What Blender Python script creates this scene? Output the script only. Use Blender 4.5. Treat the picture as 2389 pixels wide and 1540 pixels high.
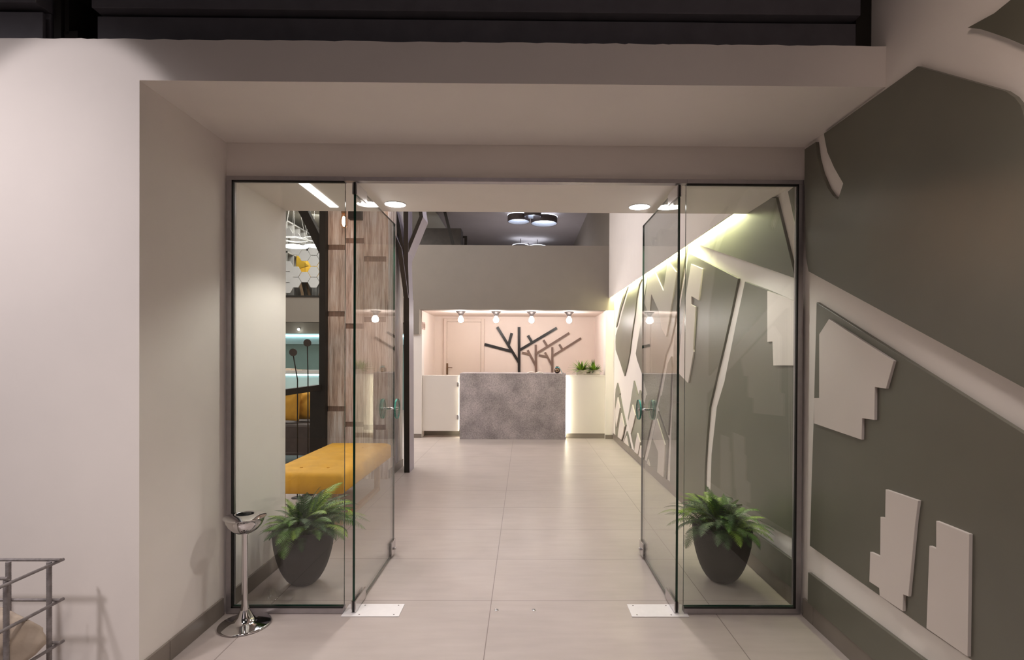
import bpy, bmesh, math, random
from mathutils import Vector, Matrix, noise

for _o in list(bpy.data.objects):
    bpy.data.objects.remove(_o)
SC = bpy.context.scene
COL = SC.collection
R = math.radians
PI = math.pi
random.seed(11)

# ------------------------------------------------------------------ camera
cam_data = bpy.data.cameras.new('camera')
cam = bpy.data.objects.new('camera', cam_data)
COL.objects.link(cam)
SC.camera = cam
cam_data.sensor_width = 36.0
cam_data.lens = 1254.67 / 2389 * 36.0
cam_data.shift_x = (1194.5 - 1233.2) / 2389
cam_data.shift_y = (838.83 - 770.0) / 2389
cam_data.clip_start = 0.05
cam_data.clip_end = 100
_r = ((0.99995468, 0.00812759, -0.00495747), (-0.00809721, 0.99994851, 0.00611739), (0.00500693, -0.00607697, 0.99997))
cam.matrix_world = Matrix(((_r[0][0], _r[0][2], -_r[0][1], 0), (_r[1][0], _r[1][2], -_r[1][1], 0),
                           (_r[2][0], _r[2][2], -_r[2][1], 1.3), (0, 0, 0, 1)))

# ------------------------------------------------------------------ view, world
SC.view_settings.view_transform = 'Standard'
SC.view_settings.look = 'None'
SC.view_settings.exposure = 0.0
SC.view_settings.gamma = 1.0
SC.view_settings.use_curve_mapping = False
world = bpy.data.worlds.new('world')
SC.world = world
world.use_nodes = True
_bg = world.node_tree.nodes['Background']
_bg.inputs[0].default_value = (0.85, 0.78, 0.74, 1)
_bg.inputs[1].default_value = 0.03


# ------------------------------------------------------------------ lights of the place and added fills
def light(name, kind, loc, energy, color=(1, 1, 1), aim=None, size=0.1, size_y=None, cone=90, blend=0.2):
    d = bpy.data.lights.new(name, kind)
    d.energy = energy
    d.color = color
    if kind == 'AREA':
        d.shape = 'RECTANGLE' if size_y else 'SQUARE'
        d.size = size
        if size_y:
            d.size_y = size_y
    else:
        d.shadow_soft_size = size
    if kind == 'SPOT':
        d.spot_size = R(cone)
        d.spot_blend = blend
    o = bpy.data.objects.new(name, d)
    COL.objects.link(o)
    o.location = loc
    if aim is not None:
        o.rotation_euler = (Vector(aim) - Vector(loc)).to_track_quat('-Z', 'Y').to_euler()
    return o


WARM = (1.0, 0.80, 0.66)
# porch in front of the doors
light('porch_wall_spot', 'SPOT', (-1.755, 0.90, 3.70), 68, (1.0, 0.92, 0.93), (-1.755, 1.406, 2.838), 0.03, cone=34.0, blend=0.22)
light('porch_wall_fill', 'SPOT', (-2.5, 0.2, 3.25), 210, (1.0, 0.92, 0.93), (-2.25, 2.11, 0.75), 0.12, cone=78, blend=1.0)  # added fill, brightens the wall below the spot
for _x in (-0.9, 0.75):
    light('porch_lamp', 'SPOT', (_x, 0.70, 3.3), 140, (1.0, 0.90, 0.84), (_x, 0.70, 0), 0.2, cone=84, blend=0.6)
light('porch_side_lamp', 'SPOT', (0.70, 0.75, 2.6), 16, (1.0, 0.78, 0.64), (1.417, 1.25, 2.35), 0.15, cone=85, blend=1.0)
light('porch_fill', 'AREA', (-0.6, -2.0, 3.0), 4.5, (1.0, 0.84, 0.88), (-0.4, 1.0, 0.4), 1.6)  # added unseen fill, lifts the header
# recessed downlights just inside the doors
for _x, _y in ((-0.776, 3.229), (0.691, 3.246)):
    light('downlight_beam', 'SPOT', (_x, _y, 2.19), 54, (1.0, 0.95, 0.90), (_x, _y, 0), 0.04, cone=128, blend=0.35)
# unseen fills added to brighten hall, lounge, gallery and mezzanine
light('hall_ceiling_lamp', 'AREA', (-0.5, 6.0, 4.3), 52, (0.93, 0.94, 1.0), (-0.5, 6.0, 0), 1.6, 3.0)  # unseen area fill for the hall
light('lounge_ceiling_lamp', 'AREA', (-3.6, 8.0, 4.4), 290, (1.0, 0.95, 0.90), (-3.6, 8.0, 0), 2.0, 4.0)  # added area fill for the whole lounge
light('gallery_fill', 'AREA', (-4.0, 10.9, 4.35), 13, (1.0, 0.97, 0.95), (-4.9, 12.2, 3.6), 0.6)  # added to brighten the hexagon tiles
light('gallery_back_fill', 'AREA', (-4.7, 12.15, 4.40), 22, (1.0, 0.96, 0.92), (-4.95, 13.2, 2.6), 0.4)  # added to brighten chair and shelf behind the hexagons
light('mezzanine_fill', 'AREA', (0.2, 13.0, 2.6), 22, (0.94, 0.92, 1.0), (0.2, 13.0, 5), 1.2)  # unseen uplight added for the mezzanine ceiling


# ------------------------------------------------------------------ materials
def mat(name, color, rough=0.5, metal=0.0, noise_scale=None, noise_amt=0.06, bump=0.0, bump_scale=200, spec=0.5, stretch=None, detail=4):
    m = bpy.data.materials.new(name)
    m.use_nodes = True
    nt = m.node_tree
    b = nt.nodes['Principled BSDF']
    b.inputs['Base Color'].default_value = (*color, 1)
    b.inputs['Roughness'].default_value = rough
    b.inputs['Metallic'].default_value = metal
    b.inputs['Specular IOR Level'].default_value = spec
    tc = nt.nodes.new('ShaderNodeTexCoord')
    mp = nt.nodes.new('ShaderNodeMapping')
    nt.links.new(tc.outputs['Object'], mp.inputs['Vector'])
    if stretch:
        mp.inputs['Scale'].default_value = stretch
    if noise_scale:
        n = nt.nodes.new('ShaderNodeTexNoise')
        n.inputs['Scale'].default_value = noise_scale
        n.inputs['Detail'].default_value = detail
        nt.links.new(mp.outputs[0], n.inputs['Vector'])
        r = nt.nodes.new('ShaderNodeValToRGB')
        r.color_ramp.elements[0].position = 0.3
        r.color_ramp.elements[1].position = 0.7
        r.color_ramp.elements[0].color = (*[max(0, c * (1 - noise_amt)) for c in color], 1)
        r.color_ramp.elements[1].color = (*[min(1, c * (1 + noise_amt)) for c in color], 1)
        nt.links.new(n.outputs['Fac'], r.inputs[0])
        nt.links.new(r.outputs[0], b.inputs['Base Color'])
    if bump:
        n2 = nt.nodes.new('ShaderNodeTexNoise')
        n2.inputs['Scale'].default_value = bump_scale
        nt.links.new(mp.outputs[0], n2.inputs['Vector'])
        bp = nt.nodes.new('ShaderNodeBump')
        bp.inputs['Strength'].default_value = bump
        bp.inputs['Distance'].default_value = 0.002
        nt.links.new(n2.outputs['Fac'], bp.inputs['Height'])
        nt.links.new(bp.outputs[0], b.inputs['Normal'])
    return m


def emit(name, color, strength):
    m = bpy.data.materials.new(name)
    m.use_nodes = True
    b = m.node_tree.nodes['Principled BSDF']
    b.inputs['Base Color'].default_value = (0.8, 0.8, 0.8, 1)
    b.inputs['Emission Color'].default_value = (*color, 1)
    b.inputs['Emission Strength'].default_value = strength
    return m


def glass_mat(name, tint, ior=1.7, rough=0.0):
    """clear sheet glass: light passes straight through, both faces mirror by Fresnel"""
    m = bpy.data.materials.new(name)
    m.use_nodes = True
    nt = m.node_tree
    nt.nodes.clear()
    out = nt.nodes.new('ShaderNodeOutputMaterial')
    mix = nt.nodes.new('ShaderNodeMixShader')
    tr = nt.nodes.new('ShaderNodeBsdfTransparent')
    tr.inputs[0].default_value = (*tint, 1)
    gl = nt.nodes.new('ShaderNodeBsdfGlossy')
    gl.inputs['Roughness'].default_value = rough
    fr = nt.nodes.new('ShaderNodeFresnel')
    geo = nt.nodes.new('ShaderNodeNewGeometry')
    mr = nt.nodes.new('ShaderNodeMapRange')
    mr.inputs['To Min'].default_value = ior
    mr.inputs['To Max'].default_value = 1.0 / ior
    nt.links.new(geo.outputs['Backfacing'], mr.inputs['Value'])
    nt.links.new(mr.outputs[0], fr.inputs['IOR'])
    nt.links.new(fr.outputs[0], mix.inputs[0])
    nt.links.new(tr.outputs[0], mix.inputs[1])
    nt.links.new(gl.outputs[0], mix.inputs[2])
    nt.links.new(mix.outputs[0], out.inputs['Surface'])
    return m


def floor_mat():
    m = mat('floor_tile', (0.42, 0.362, 0.338), 0.33, noise_scale=2.2, noise_amt=0.07, detail=8, spec=0.45)
    nt = m.node_tree
    b = nt.nodes['Principled BSDF']
    src = b.inputs['Base Color'].links[0].from_socket
    tc = [n for n in nt.nodes if n.type == 'TEX_COORD'][0]
    mp = nt.nodes.new('ShaderNodeMapping')
    mp.inputs['Location'].default_value = (0.1675 + 1.145 * 4, -2.854 + 0.585 * 12, 0)
    nt.links.new(tc.outputs['Object'], mp.inputs['Vector'])
    br = nt.nodes.new('ShaderNodeTexBrick')
    br.offset = 0.0
    br.squash = 1.0
    br.inputs['Scale'].default_value = 1.0
    br.inputs['Brick Width'].default_value = 1.145
    br.inputs['Row Height'].default_value = 0.585
    br.inputs['Mortar Size'].default_value = 0.0022
    br.inputs['Mortar Smooth'].default_value = 0.1
    br.inputs['Color1'].default_value = (0, 0, 0, 1)
    br.inputs['Color2'].default_value = (0.12, 0.12, 0.12, 1)
    br.inputs['Mortar'].default_value = (1, 1, 1, 1)
    nt.links.new(mp.outputs[0], br.inputs['Vector'])
    # streaky cement veins
    mp2 = nt.nodes.new('ShaderNodeMapping')
    mp2.inputs['Scale'].default_value = (1.2, 6.0, 1)
    nt.links.new(tc.outputs['Object'], mp2.inputs['Vector'])
    n = nt.nodes.new('ShaderNodeTexNoise')
    n.inputs['Scale'].default_value = 3.0
    n.inputs['Detail'].default_value = 9
    nt.links.new(mp2.outputs[0], n.inputs['Vector'])
    v = nt.nodes.new('ShaderNodeMix')
    v.data_type = 'RGBA'
    v.blend_type = 'SOFT_LIGHT'
    v.inputs[0].default_value = 0.2
    nt.links.new(src, v.inputs[6])
    nt.links.new(n.outputs['Fac'], v.inputs[7])
    mx = nt.nodes.new('ShaderNodeMix')
    mx.data_type = 'RGBA'
    mx.inputs[7].default_value = (0.20, 0.16, 0.145, 1)
    nt.links.new(br.outputs['Fac'], mx.inputs[0])
    nt.links.new(v.outputs[2], mx.inputs[6])
    nt.links.new(mx.outputs[2], b.inputs['Base Color'])
    return m


def concrete_mat():
    m = mat('concrete_cladding', (0.39, 0.35, 0.355), 0.7, noise_scale=3.5, noise_amt=0.30, detail=10, bump=0.5, bump_scale=60)
    nt = m.node_tree
    b = nt.nodes['Principled BSDF']
    src = b.inputs['Base Color'].links[0].from_socket
    tc = [n for n in nt.nodes if n.type == 'TEX_COORD'][0]
    n = nt.nodes.new('ShaderNodeTexNoise')
    n.inputs['Scale'].default_value = 70
    n.inputs['Detail'].default_value = 6
    nt.links.new(tc.outputs['Object'], n.inputs['Vector'])
    v = nt.nodes.new('ShaderNodeMix')
    v.data_type = 'RGBA'
    v.blend_type = 'OVERLAY'
    v.inputs[0].default_value = 0.75
    nt.links.new(src, v.inputs[6])
    nt.links.new(n.outputs['Fac'], v.inputs[7])
    nt.links.new(v.outputs[2], b.inputs['Base Color'])
    return m


def wood_old_mat():
    m = bpy.data.materials.new('weathered_painted_wood')
    m.use_nodes = True
    nt = m.node_tree
    b = nt.nodes['Principled BSDF']
    b.inputs['Roughness'].default_value = 0.6
    tc = nt.nodes.new('ShaderNodeTexCoord')
    mp = nt.nodes.new('ShaderNodeMapping')
    mp.inputs['Scale'].default_value = (14, 14, 0.9)
    nt.links.new(tc.outputs['Object'], mp.inputs['Vector'])
    n = nt.nodes.new('ShaderNodeTexNoise')
    n.inputs['Scale'].default_value = 2.2
    n.inputs['Detail'].default_value = 9
    n.inputs['Roughness'].default_value = 0.65
    nt.links.new(mp.outputs[0], n.inputs['Vector'])
    r = nt.nodes.new('ShaderNodeValToRGB')
    e = r.color_ramp.elements
    e[0].position, e[0].color = 0.30, (0.25, 0.185, 0.15, 1)
    e[1].position, e[1].color = 0.66, (0.84, 0.79, 0.77, 1)
    e.new(0.44).color = (0.54, 0.43, 0.37, 1)
    e.new(0.55).color = (0.69, 0.60, 0.55, 1)
    nt.links.new(n.outputs['Fac'], r.inputs[0])
    big = nt.nodes.new('ShaderNodeTexNoise')
    big.inputs['Scale'].default_value = 1.6
    big.inputs['Detail'].default_value = 6
    nt.links.new(tc.outputs['Object'], big.inputs['Vector'])
    br_ = nt.nodes.new('ShaderNodeValToRGB')
    br_.color_ramp.elements[0].position = 0.42
    br_.color_ramp.elements[1].position = 0.62
    nt.links.new(big.outputs['Fac'], br_.inputs[0])
    gm = nt.nodes.new('ShaderNodeMix')
    gm.data_type = 'RGBA'
    gm.blend_type = 'MULTIPLY'
    gm.inputs[7].default_value = (0.86, 0.96, 1.04, 1)
    nt.links.new(br_.outputs[0], gm.inputs[0])
    nt.links.new(r.outputs[0], gm.inputs[6])
    mp2 = nt.nodes.new('ShaderNodeMapping')
    mp2.inputs['Scale'].default_value = (60, 60, 3.5)
    nt.links.new(tc.outputs['Object'], mp2.inputs['Vector'])
    n2 = nt.nodes.new('ShaderNodeTexNoise')
    n2.inputs['Scale'].default_value = 2.0
    n2.inputs['Detail'].default_value = 5
    nt.links.new(mp2.outputs[0], n2.inputs['Vector'])
    v = nt.nodes.new('ShaderNodeMix')
    v.data_type = 'RGBA'
    v.blend_type = 'OVERLAY'
    v.inputs[0].default_value = 0.8
    nt.links.new(gm.outputs[2], v.inputs[6])
    nt.links.new(n2.outputs['Fac'], v.inputs[7])
    nt.links.new(v.outputs[2], b.inputs['Base Color'])
    bp = nt.nodes.new('ShaderNodeBump')
    bp.inputs['Strength'].default_value = 0.4
    bp.inputs['Distance'].default_value = 0.003
    nt.links.new(n2.outputs['Fac'], bp.inputs['Height'])
    nt.links.new(bp.outputs[0], b.inputs['Normal'])
    return m


M = {
    'plaster': mat('white_plaster', (0.82, 0.76, 0.72), 0.75, noise_scale=6, noise_amt=0.012, bump=0.06, bump_scale=90),
    'plaster_pink': mat('pinkish_plaster', (0.85, 0.735, 0.665), 0.7, noise_scale=5, noise_amt=0.012),
    'plaster_grey': mat('grey_plaster', (0.235, 0.205, 0.175), 0.75, noise_scale=5, noise_amt=0.02),
    'ceiling_grey': mat('grey_ceiling_paint', (0.30, 0.265, 0.26), 0.85, noise_scale=3, noise_amt=0.03),
    'ceiling_pale': mat('pale_ceiling_paint', (0.42, 0.41, 0.36), 0.85, noise_scale=3, noise_amt=0.03),
    'green': mat('olive_lacquered_board', (0.132, 0.126, 0.097), 0.36, noise_scale=4, noise_amt=0.05, spec=0.8),
    'white_board': mat('white_lacquered_board', (0.70, 0.63, 0.59), 0.5, noise_scale=5, noise_amt=0.012),
    'floor': floor_mat(),
    'skirting': mat('taupe_skirting_tile', (0.22, 0.185, 0.16), 0.4, noise_scale=7, noise_amt=0.08),
    'alu': mat('brushed_aluminium', (0.40, 0.37, 0.38), 0.38, 0.75, noise_scale=30, noise_amt=0.05),
    'gasket': mat('black_rubber_gasket', (0.008, 0.007, 0.006), 0.6, noise_scale=20, noise_amt=0.1),
    'chrome': mat('polished_chrome', (0.70, 0.68, 0.68), 0.05, 1.0, noise_scale=15, noise_amt=0.02),
    'satin': mat('satin_stainless_steel', (0.62, 0.60, 0.60), 0.25, 1.0, noise_scale=40, noise_amt=0.04),
    'plate': mat('white_enamelled_plate', (0.80, 0.77, 0.77), 0.4, 0.2, noise_scale=30, noise_amt=0.02),
    'black_hole': mat('black_inside', (0.008, 0.008, 0.008), 0.5, noise_scale=20, noise_amt=0.1),
    'glass': glass_mat('clear_glass', (0.975, 0.988, 0.973)),
    'glass_edge': mat('green_glass_edge', (0.004, 0.030, 0.017), 0.15, noise_scale=20, noise_amt=0.2),
    'glass_disc': glass_mat('clear_glass_disc', (0.90, 0.96, 0.93), 1.6),
    'disc_rim': mat('teal_glass_rim', (0.06, 0.26, 0.20), 0.1, noise_scale=60, noise_amt=0.5),
    'pot': mat('matt_anthracite_pot', (0.022, 0.020, 0.017), 0.6, noise_scale=30, noise_amt=0.08, spec=0.3),
    'soil': mat('dark_soil', (0.02, 0.015, 0.01), 0.9, noise_scale=80, noise_amt=0.4),
    'fern': mat('fern_green', (0.095, 0.205, 0.026), 0.42, noise_scale=14, noise_amt=0.45, spec=0.4),
    'fern_light': mat('fern_light_green', (0.23, 0.37, 0.035), 0.42, noise_scale=14, noise_amt=0.35, spec=0.4),
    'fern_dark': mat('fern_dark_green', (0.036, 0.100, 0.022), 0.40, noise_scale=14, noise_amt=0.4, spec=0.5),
    'velvet': mat('mustard_velvet', (0.66, 0.345, 0.024), 0.75, noise_scale=9, noise_amt=0.10, bump=0.15, bump_scale=160),
    'cushion': mat('yellow_cushion_cloth', (0.55, 0.30, 0.035), 0.85, noise_scale=12, noise_amt=0.12, bump=0.3, bump_scale=60),
    'oak': mat('light_oak', (0.44, 0.30, 0.19), 0.5, noise_scale=6, noise_amt=0.15, stretch=(8, 8, 1)),
    'wood_old': wood_old_mat(),
    'wood_dark': mat('dark_wood_batten', (0.24, 0.17, 0.14), 0.6, noise_scale=5, noise_amt=0.3, stretch=(12, 12, 1), detail=8),
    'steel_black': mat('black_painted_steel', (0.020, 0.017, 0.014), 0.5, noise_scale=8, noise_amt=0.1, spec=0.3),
    'steel_lit_side': mat('steel_lit_side_tone', (0.42, 0.38, 0.44), 0.5, noise_scale=8, noise_amt=0.05),  # light on the tree column's sides, put into a paler colour
    'beam': mat('charcoal_painted_beam', (0.125, 0.118, 0.135), 0.5, noise_scale=10, noise_amt=0.1, spec=0.4),
    'concrete': concrete_mat(),
    'counter': mat('white_satin_counter', (0.76, 0.70, 0.65), 0.45, noise_scale=4, noise_amt=0.01),
    'tree_black': mat('black_steel_silhouette', (0.018, 0.016, 0.016), 0.35, noise_scale=10, noise_amt=0.1),
    'tree_brown': mat('brown_steel_silhouette', (0.19, 0.125, 0.10), 0.5, noise_scale=10, noise_amt=0.1),
    'door': mat('cream_painted_door', (0.76, 0.64, 0.56), 0.45, noise_scale=4, noise_amt=0.01),
    'bronze': mat('bronze_handle', (0.24, 0.15, 0.09), 0.35, 0.8, noise_scale=20, noise_amt=0.1),
    'bulb': emit('lit_globe_bulb', (0.95, 0.885, 0.85), 118),
    'lamp_metal': mat('brushed_nickel_cone', (0.16, 0.14, 0.135), 0.4, 0.8, noise_scale=25, noise_amt=0.08),
    'downlight': emit('lit_downlight', (1.0, 0.97, 0.95), 16),
    'led': emit('lit_led_line', (1.0, 0.96, 0.93), 5.0),
    'cove': emit('lit_cove_strip', (0.97, 1.0, 0.58), 150),
    'desk_led': emit('lit_desk_strip', (1.0, 0.97, 0.72), 30),
    'ring_lit': emit('lit_ring_diffuser', (0.80, 0.87, 1.0), 3),
    'ring_body': mat('dark_ring_body', (0.10, 0.085, 0.09), 0.4, noise_scale=20, noise_amt=0.1),
    'ring_inner': mat('white_ring_inner', (0.55, 0.60, 0.70), 0.5, noise_scale=20, noise_amt=0.05),
    'filament': emit('lit_filament_bulb', (1.0, 0.62, 0.40), 520),
    'amber_glass': glass_mat('amber_bulb_glass', (1.0, 0.86, 0.72), 1.4),
    'disc_lit': emit('lit_pendant_disc', (0.86, 0.90, 1.0), 2.5),
    'white_metal': mat('white_painted_metal', (0.66, 0.66, 0.64), 0.4, noise_scale=20, noise_amt=0.04),
    'hex': mat('pale_grey_hexagon', (0.50, 0.50, 0.50), 0.6, noise_scale=10, noise_amt=0.03),
    'shelf': mat('pale_grey_shelf', (0.42, 0.41, 0.39), 0.6, noise_scale=10, noise_amt=0.04),
    'teal': mat('teal_painted_wall', (0.21, 0.31, 0.285), 0.6, noise_scale=5, noise_amt=0.05),
    'aqua': mat('aqua_bar_front', (0.42, 0.58, 0.58), 0.5, noise_scale=5, noise_amt=0.05),
    'aqua_lit': emit('lit_aqua_strip', (0.70, 0.92, 1.0), 5),
    'sofa': mat('dark_taupe_sofa_cloth', (0.085, 0.070, 0.066), 0.85, noise_scale=20, noise_amt=0.12),
    'grey_cloth': mat('grey_chair_cloth', (0.22, 0.19, 0.17), 0.85, noise_scale=20, noise_amt=0.1),
    'yellow_shell': mat('yellow_chair_shell', (0.75, 0.47, 0.05), 0.5, noise_scale=10, noise_amt=0.08),
    'paper': mat('printed_paper', (0.72, 0.56, 0.44), 0.7, noise_scale=18, noise_amt=0.2),
    'white_paper': mat('white_paper', (0.80, 0.72, 0.66), 0.7, noise_scale=18, noise_amt=0.03),
    'rebar': mat('grey_rebar_steel', (0.25, 0.225, 0.225), 0.6, 0.2, noise_scale=60, noise_amt=0.18),
    'stone': mat('pale_quarry_stone', (0.46, 0.38, 0.31), 0.8, noise_scale=7, noise_amt=0.22, detail=10, bump=0.8, bump_scale=30),
    'trough': mat('whitewashed_wood', (0.60, 0.53, 0.47), 0.75, noise_scale=9, noise_amt=0.35, stretch=(1, 5, 5), detail=8),
    'dark_gloss': mat('dark_brown_glaze', (0.050, 0.026, 0.014), 0.2, noise_scale=20, noise_amt=0.3),
    'ribbon': mat('turquoise_ribbon', (0.10, 0.42, 0.47), 0.5, noise_scale=30, noise_amt=0.1),
    'gold_wood': mat('pale_wood_star', (0.62, 0.40, 0.22), 0.5, noise_scale=30, noise_amt=0.1),
    'switch': mat('switch_plate', (0.62, 0.46, 0.42), 0.5, noise_scale=30, noise_amt=0.05),
    'dark_cabinet': mat('dark_brown_cabinet', (0.040, 0.032, 0.026), 0.5, noise_scale=8, noise_amt=0.25),
    'gallery_wall': mat('dusky_wall', (0.25, 0.24, 0.22), 0.7, noise_scale=5, noise_amt=0.05),  # plain grey back wall of the gallery
}


# ------------------------------------------------------------------ mesh helpers
class MB:
    """collects shapes and links them as one mesh object"""

    def __init__(self):
        self.v, self.f, self.mi, self.sm = [], [], [], []

    def add(self, verts, faces, mi=0, smooth=False):
        o = len(self.v)
        self.v += [tuple(p) for p in verts]
        for i, f in enumerate(faces):
            self.f.append([o + k for k in f])
            self.mi.append(mi[i] if isinstance(mi, (list, tuple)) else mi)
            self.sm.append(smooth)
        return self

    def box(self, x0, x1, y0, y1, z0, z1, mi=0):
        v = [(x, y, z) for z in (z0, z1) for y in (y0, y1) for x in (x0, x1)]
        # faces: bottom, top, front(-y), back(+y), left(-x), right(+x)
        f = [(0, 2, 3, 1), (4, 5, 7, 6), (0, 1, 5, 4), (2, 6, 7, 3), (0, 4, 6, 2), (1, 3, 7, 5)]
        return self.add(v, f, mi)

    def bar(self, a, b, w, d, mi=0, up=(0, 1, 0)):
        """rectangular bar from a to b; d is its size along `up`, w across"""
        a, b = Vector(a), Vector(b)
        t = (b - a).normalized()
        u = Vector(up)
        u = (u - t * u.dot(t)).normalized()
        s = t.cross(u)
        v = []
        for p in (a, b):
            for i, j in ((-1, -1), (1, -1), (1, 1), (-1, 1)):
                v.append(p + s * (i * w / 2) + u * (j * d / 2))
        f = [(3, 2, 1, 0), (4, 5, 6, 7), (0, 1, 5, 4), (1, 2, 6, 5), (2, 3, 7, 6), (3, 0, 4, 7)]
        return self.add(v, f, mi)

    def tube(self, pts, r, seg=10, mi=0, caps=True):
        pts = [Vector(p) for p in pts]
        n = len(pts)
        rs = r if isinstance(r, (list, tuple)) else [r] * n
        v = []
        ref = None
        for i, p in enumerate(pts):
            t = (pts[min(i + 1, n - 1)] - pts[max(i - 1, 0)]).normalized()
            if ref is None:
                ref = Vector((0, 0, 1)) if abs(t.z) < 0.9 else Vector((1, 0, 0))
            u = (ref - t * ref.dot(t)).normalized()
            w = t.cross(u)
            ref = u
            for k in range(seg):
                a = 2 * PI * k / seg
                v.append(p + (u * math.cos(a) + w * math.sin(a)) * rs[i])
        f = []
        for i in range(n - 1):
            for k in range(seg):
                k2 = (k + 1) % seg
                f.append((i * seg + k, i * seg + k2, (i + 1) * seg + k2, (i + 1) * seg + k))
        self.add(v, f, mi, True)
        if caps:
            o = len(self.v) - n * seg
            self.f.append([o + k for k in reversed(range(seg))])
            self.f.append([o + (n - 1) * seg + k for k in range(seg)])
            self.mi += [mi, mi]
            self.sm += [False, False]
        return self

    def lathe(self, prof, c=(0, 0, 0), seg=40, mi=0, smooth=True):
        v = []
        for r, z in prof:
            for k in range(seg):
                a = 2 * PI * k / seg
                v.append((c[0] + r * math.cos(a), c[1] + r * math.sin(a), c[2] + z))
        f = []
        for i in range(len(prof) - 1):
            for k in range(seg):
                k2 = (k + 1) % seg
                f.append((i * seg + k, i * seg + k2, (i + 1) * seg + k2, (i + 1) * seg + k))
        return self.add(v, f, mi, smooth)

    def prism(self, pts, off, mi=0, side_mi=None):
        """flat polygon pts swept by the vector off"""
        n = len(pts)
        off = Vector(off)
        v = [Vector(p) for p in pts] + [Vector(p) + off for p in pts]
        f = [tuple(range(n)), tuple(reversed(range(n, 2 * n)))]
        f += [(i, i + n, (i + 1) % n + n, (i + 1) % n) for i in range(n)]
        ms = [mi, mi] + [mi if side_mi is None else side_mi] * n
        return self.add(v, f, ms)

    def sphere(self, c, r, seg=20, rings=12, mi=0, sz=1.0):
        prof = []
        for i in range(rings + 1):
            a = -PI / 2 + PI * i / rings
            prof.append((max(1e-5, r * math.cos(a)), r * sz * math.sin(a)))
        return self.lathe(prof, c, seg, mi)

    def build(self, name, mats, parent=None, loc=None, bevel=0.0, shade=None):
        me = bpy.data.meshes.new(name)
        org = Vector(loc) if loc is not None else Vector((0, 0, 0))
        me.from_pydata([tuple(Vector(p) - org) for p in self.v], [], self.f)
        if not isinstance(mats, (list, tuple)):
            mats = [mats]
        for m in mats:
            me.materials.append(m)
        me.polygons.foreach_set('material_index', self.mi)
        me.polygons.foreach_set('use_smooth', self.sm)
        bm = bmesh.new()
        bm.from_mesh(me)
        bmesh.ops.recalc_face_normals(bm, faces=bm.faces)
        bm.to_mesh(me)
        bm.free()
        me.update()
        o = bpy.data.objects.new(name, me)
        COL.objects.link(o)
        if parent is not None:
            o.parent = parent
            q = parent
            while q is not None:
                org = org - q.location
                q = q.parent
        o.location = org
        if bevel:
            b = o.modifiers.new('bevel', 'BEVEL')
            b.width = bevel
            b.segments = 2
            b.limit_method = 'ANGLE'
            b.angle_limit = R(40)
        return o


def thing(name, label, cat, loc=(0, 0, 0), group=None, rz=0):
    o = bpy.data.objects.new(name, None)
    o.empty_display_size = 0.1
    COL.objects.link(o)
    o.location = loc
    o.rotation_euler = (0, 0, rz)
    return tag(o, label, cat, group)


def tag(o, label, cat, group=None):
    o['label'] = label
    o['category'] = cat
    if group:
        o['group'] = group
    return o


def struct(o, label=None):
    o['kind'] = 'structure'
    if label:
        o['label'] = label
        o['category'] = label.split()[-1] if False else o.name.split('_')[0]
    return o


def sroot(name, loc=(0, 0, 0)):
    o = bpy.data.objects.new(name, None)
    o.empty_display_size = 0.1
    COL.objects.link(o)
    o.location = loc
    o['kind'] = 'structure'
    return o


def copy_tree(o, parent=None):
    c = o.copy()
    COL.objects.link(c)
    if parent is not None:
        c.parent = parent
    for ch in list(o.children):
        copy_tree(ch, c)
    return c


# ------------------------------------------------------------------ key planes (metres)
XL, XR = -1.502, 1.417            # left reveal, right wall
Y1, Y2, Y3, Y4 = 2.111, 2.723, 3.397, 8.50   # front wall face, door plane, end of inner soffit, reception wall
ZS, ZB, ZL, ZI = 2.366, 2.526, 2.195, 2.207  # outer soffit, top of header, door head, inner soffit
ZP, ZR = 3.05, 2.03               # parapet top, recess ceiling
ZC = 4.55                         # hall ceiling

# ================================================================== SETTING
struct(MB().box(-7.0, 2.6, -3.0, 20.0, -0.08, 0.0).build('floor', M['floor']))

# front wall with the porch opening; its ragged top edge
b = MB()
top = []
x = -4.2
while x < XR:
    top.append((x, ZB + random.uniform(-0.0022, 0.0022)))
    x += random.uniform(0.012, 0.06)
top.append((XR, ZB))
pts = [(-4.2, 0), (XL, 0), (XL, ZS), (XR, ZS)] + list(reversed(top))
b.prism([(px, Y1, pz) for px, pz in pts], (0, Y2 - Y1, 0))
struct(b.build('wall_front', M['plaster']))
# wall over the doors and the inner soffit behind it
struct(MB().box(XL, XR, Y2 + 0.001, Y2 + 0.09, ZL, ZC).build('wall_lintel', M['plaster']))
struct(MB().box(XL - 2.7, XL, Y2 + 0.001, Y3, 0.0, ZC).build('wall_left', M['plaster']))
struct(MB().box(XL, XR, Y2 + 0.0905, Y3, ZI, ZC).build('ceiling_entrance', M['plaster']))
struct(MB().box(XR, XR + 0.2, -3.0, Y4 + 0.175, 0.0, ZC + 0.3).build('wall_right', M['plaster']))
struct(MB().box(-7.0, -6.8, Y3, 20.0, 0.0, ZC + 0.8).build('wall_lounge', M['plaster']))
# dropped box along the right wall that hides the light strip
struct(MB().box(1.335, XR - 0.001, Y3 + 0.001, Y4, 2.32, ZC).box(1.335, 1.347, Y3 + 0.001, Y4, 2.225, 2.32).build('trim_cove', M['plaster']))
tag(MB().box(1.352, 1.372, Y3 + 0.03, Y4 - 0.03, 2.300, 2.3195).build('cove_light_strip', M['cove']),
    'glowing light strip hidden in the cove above the right wall', 'light strip')

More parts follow.
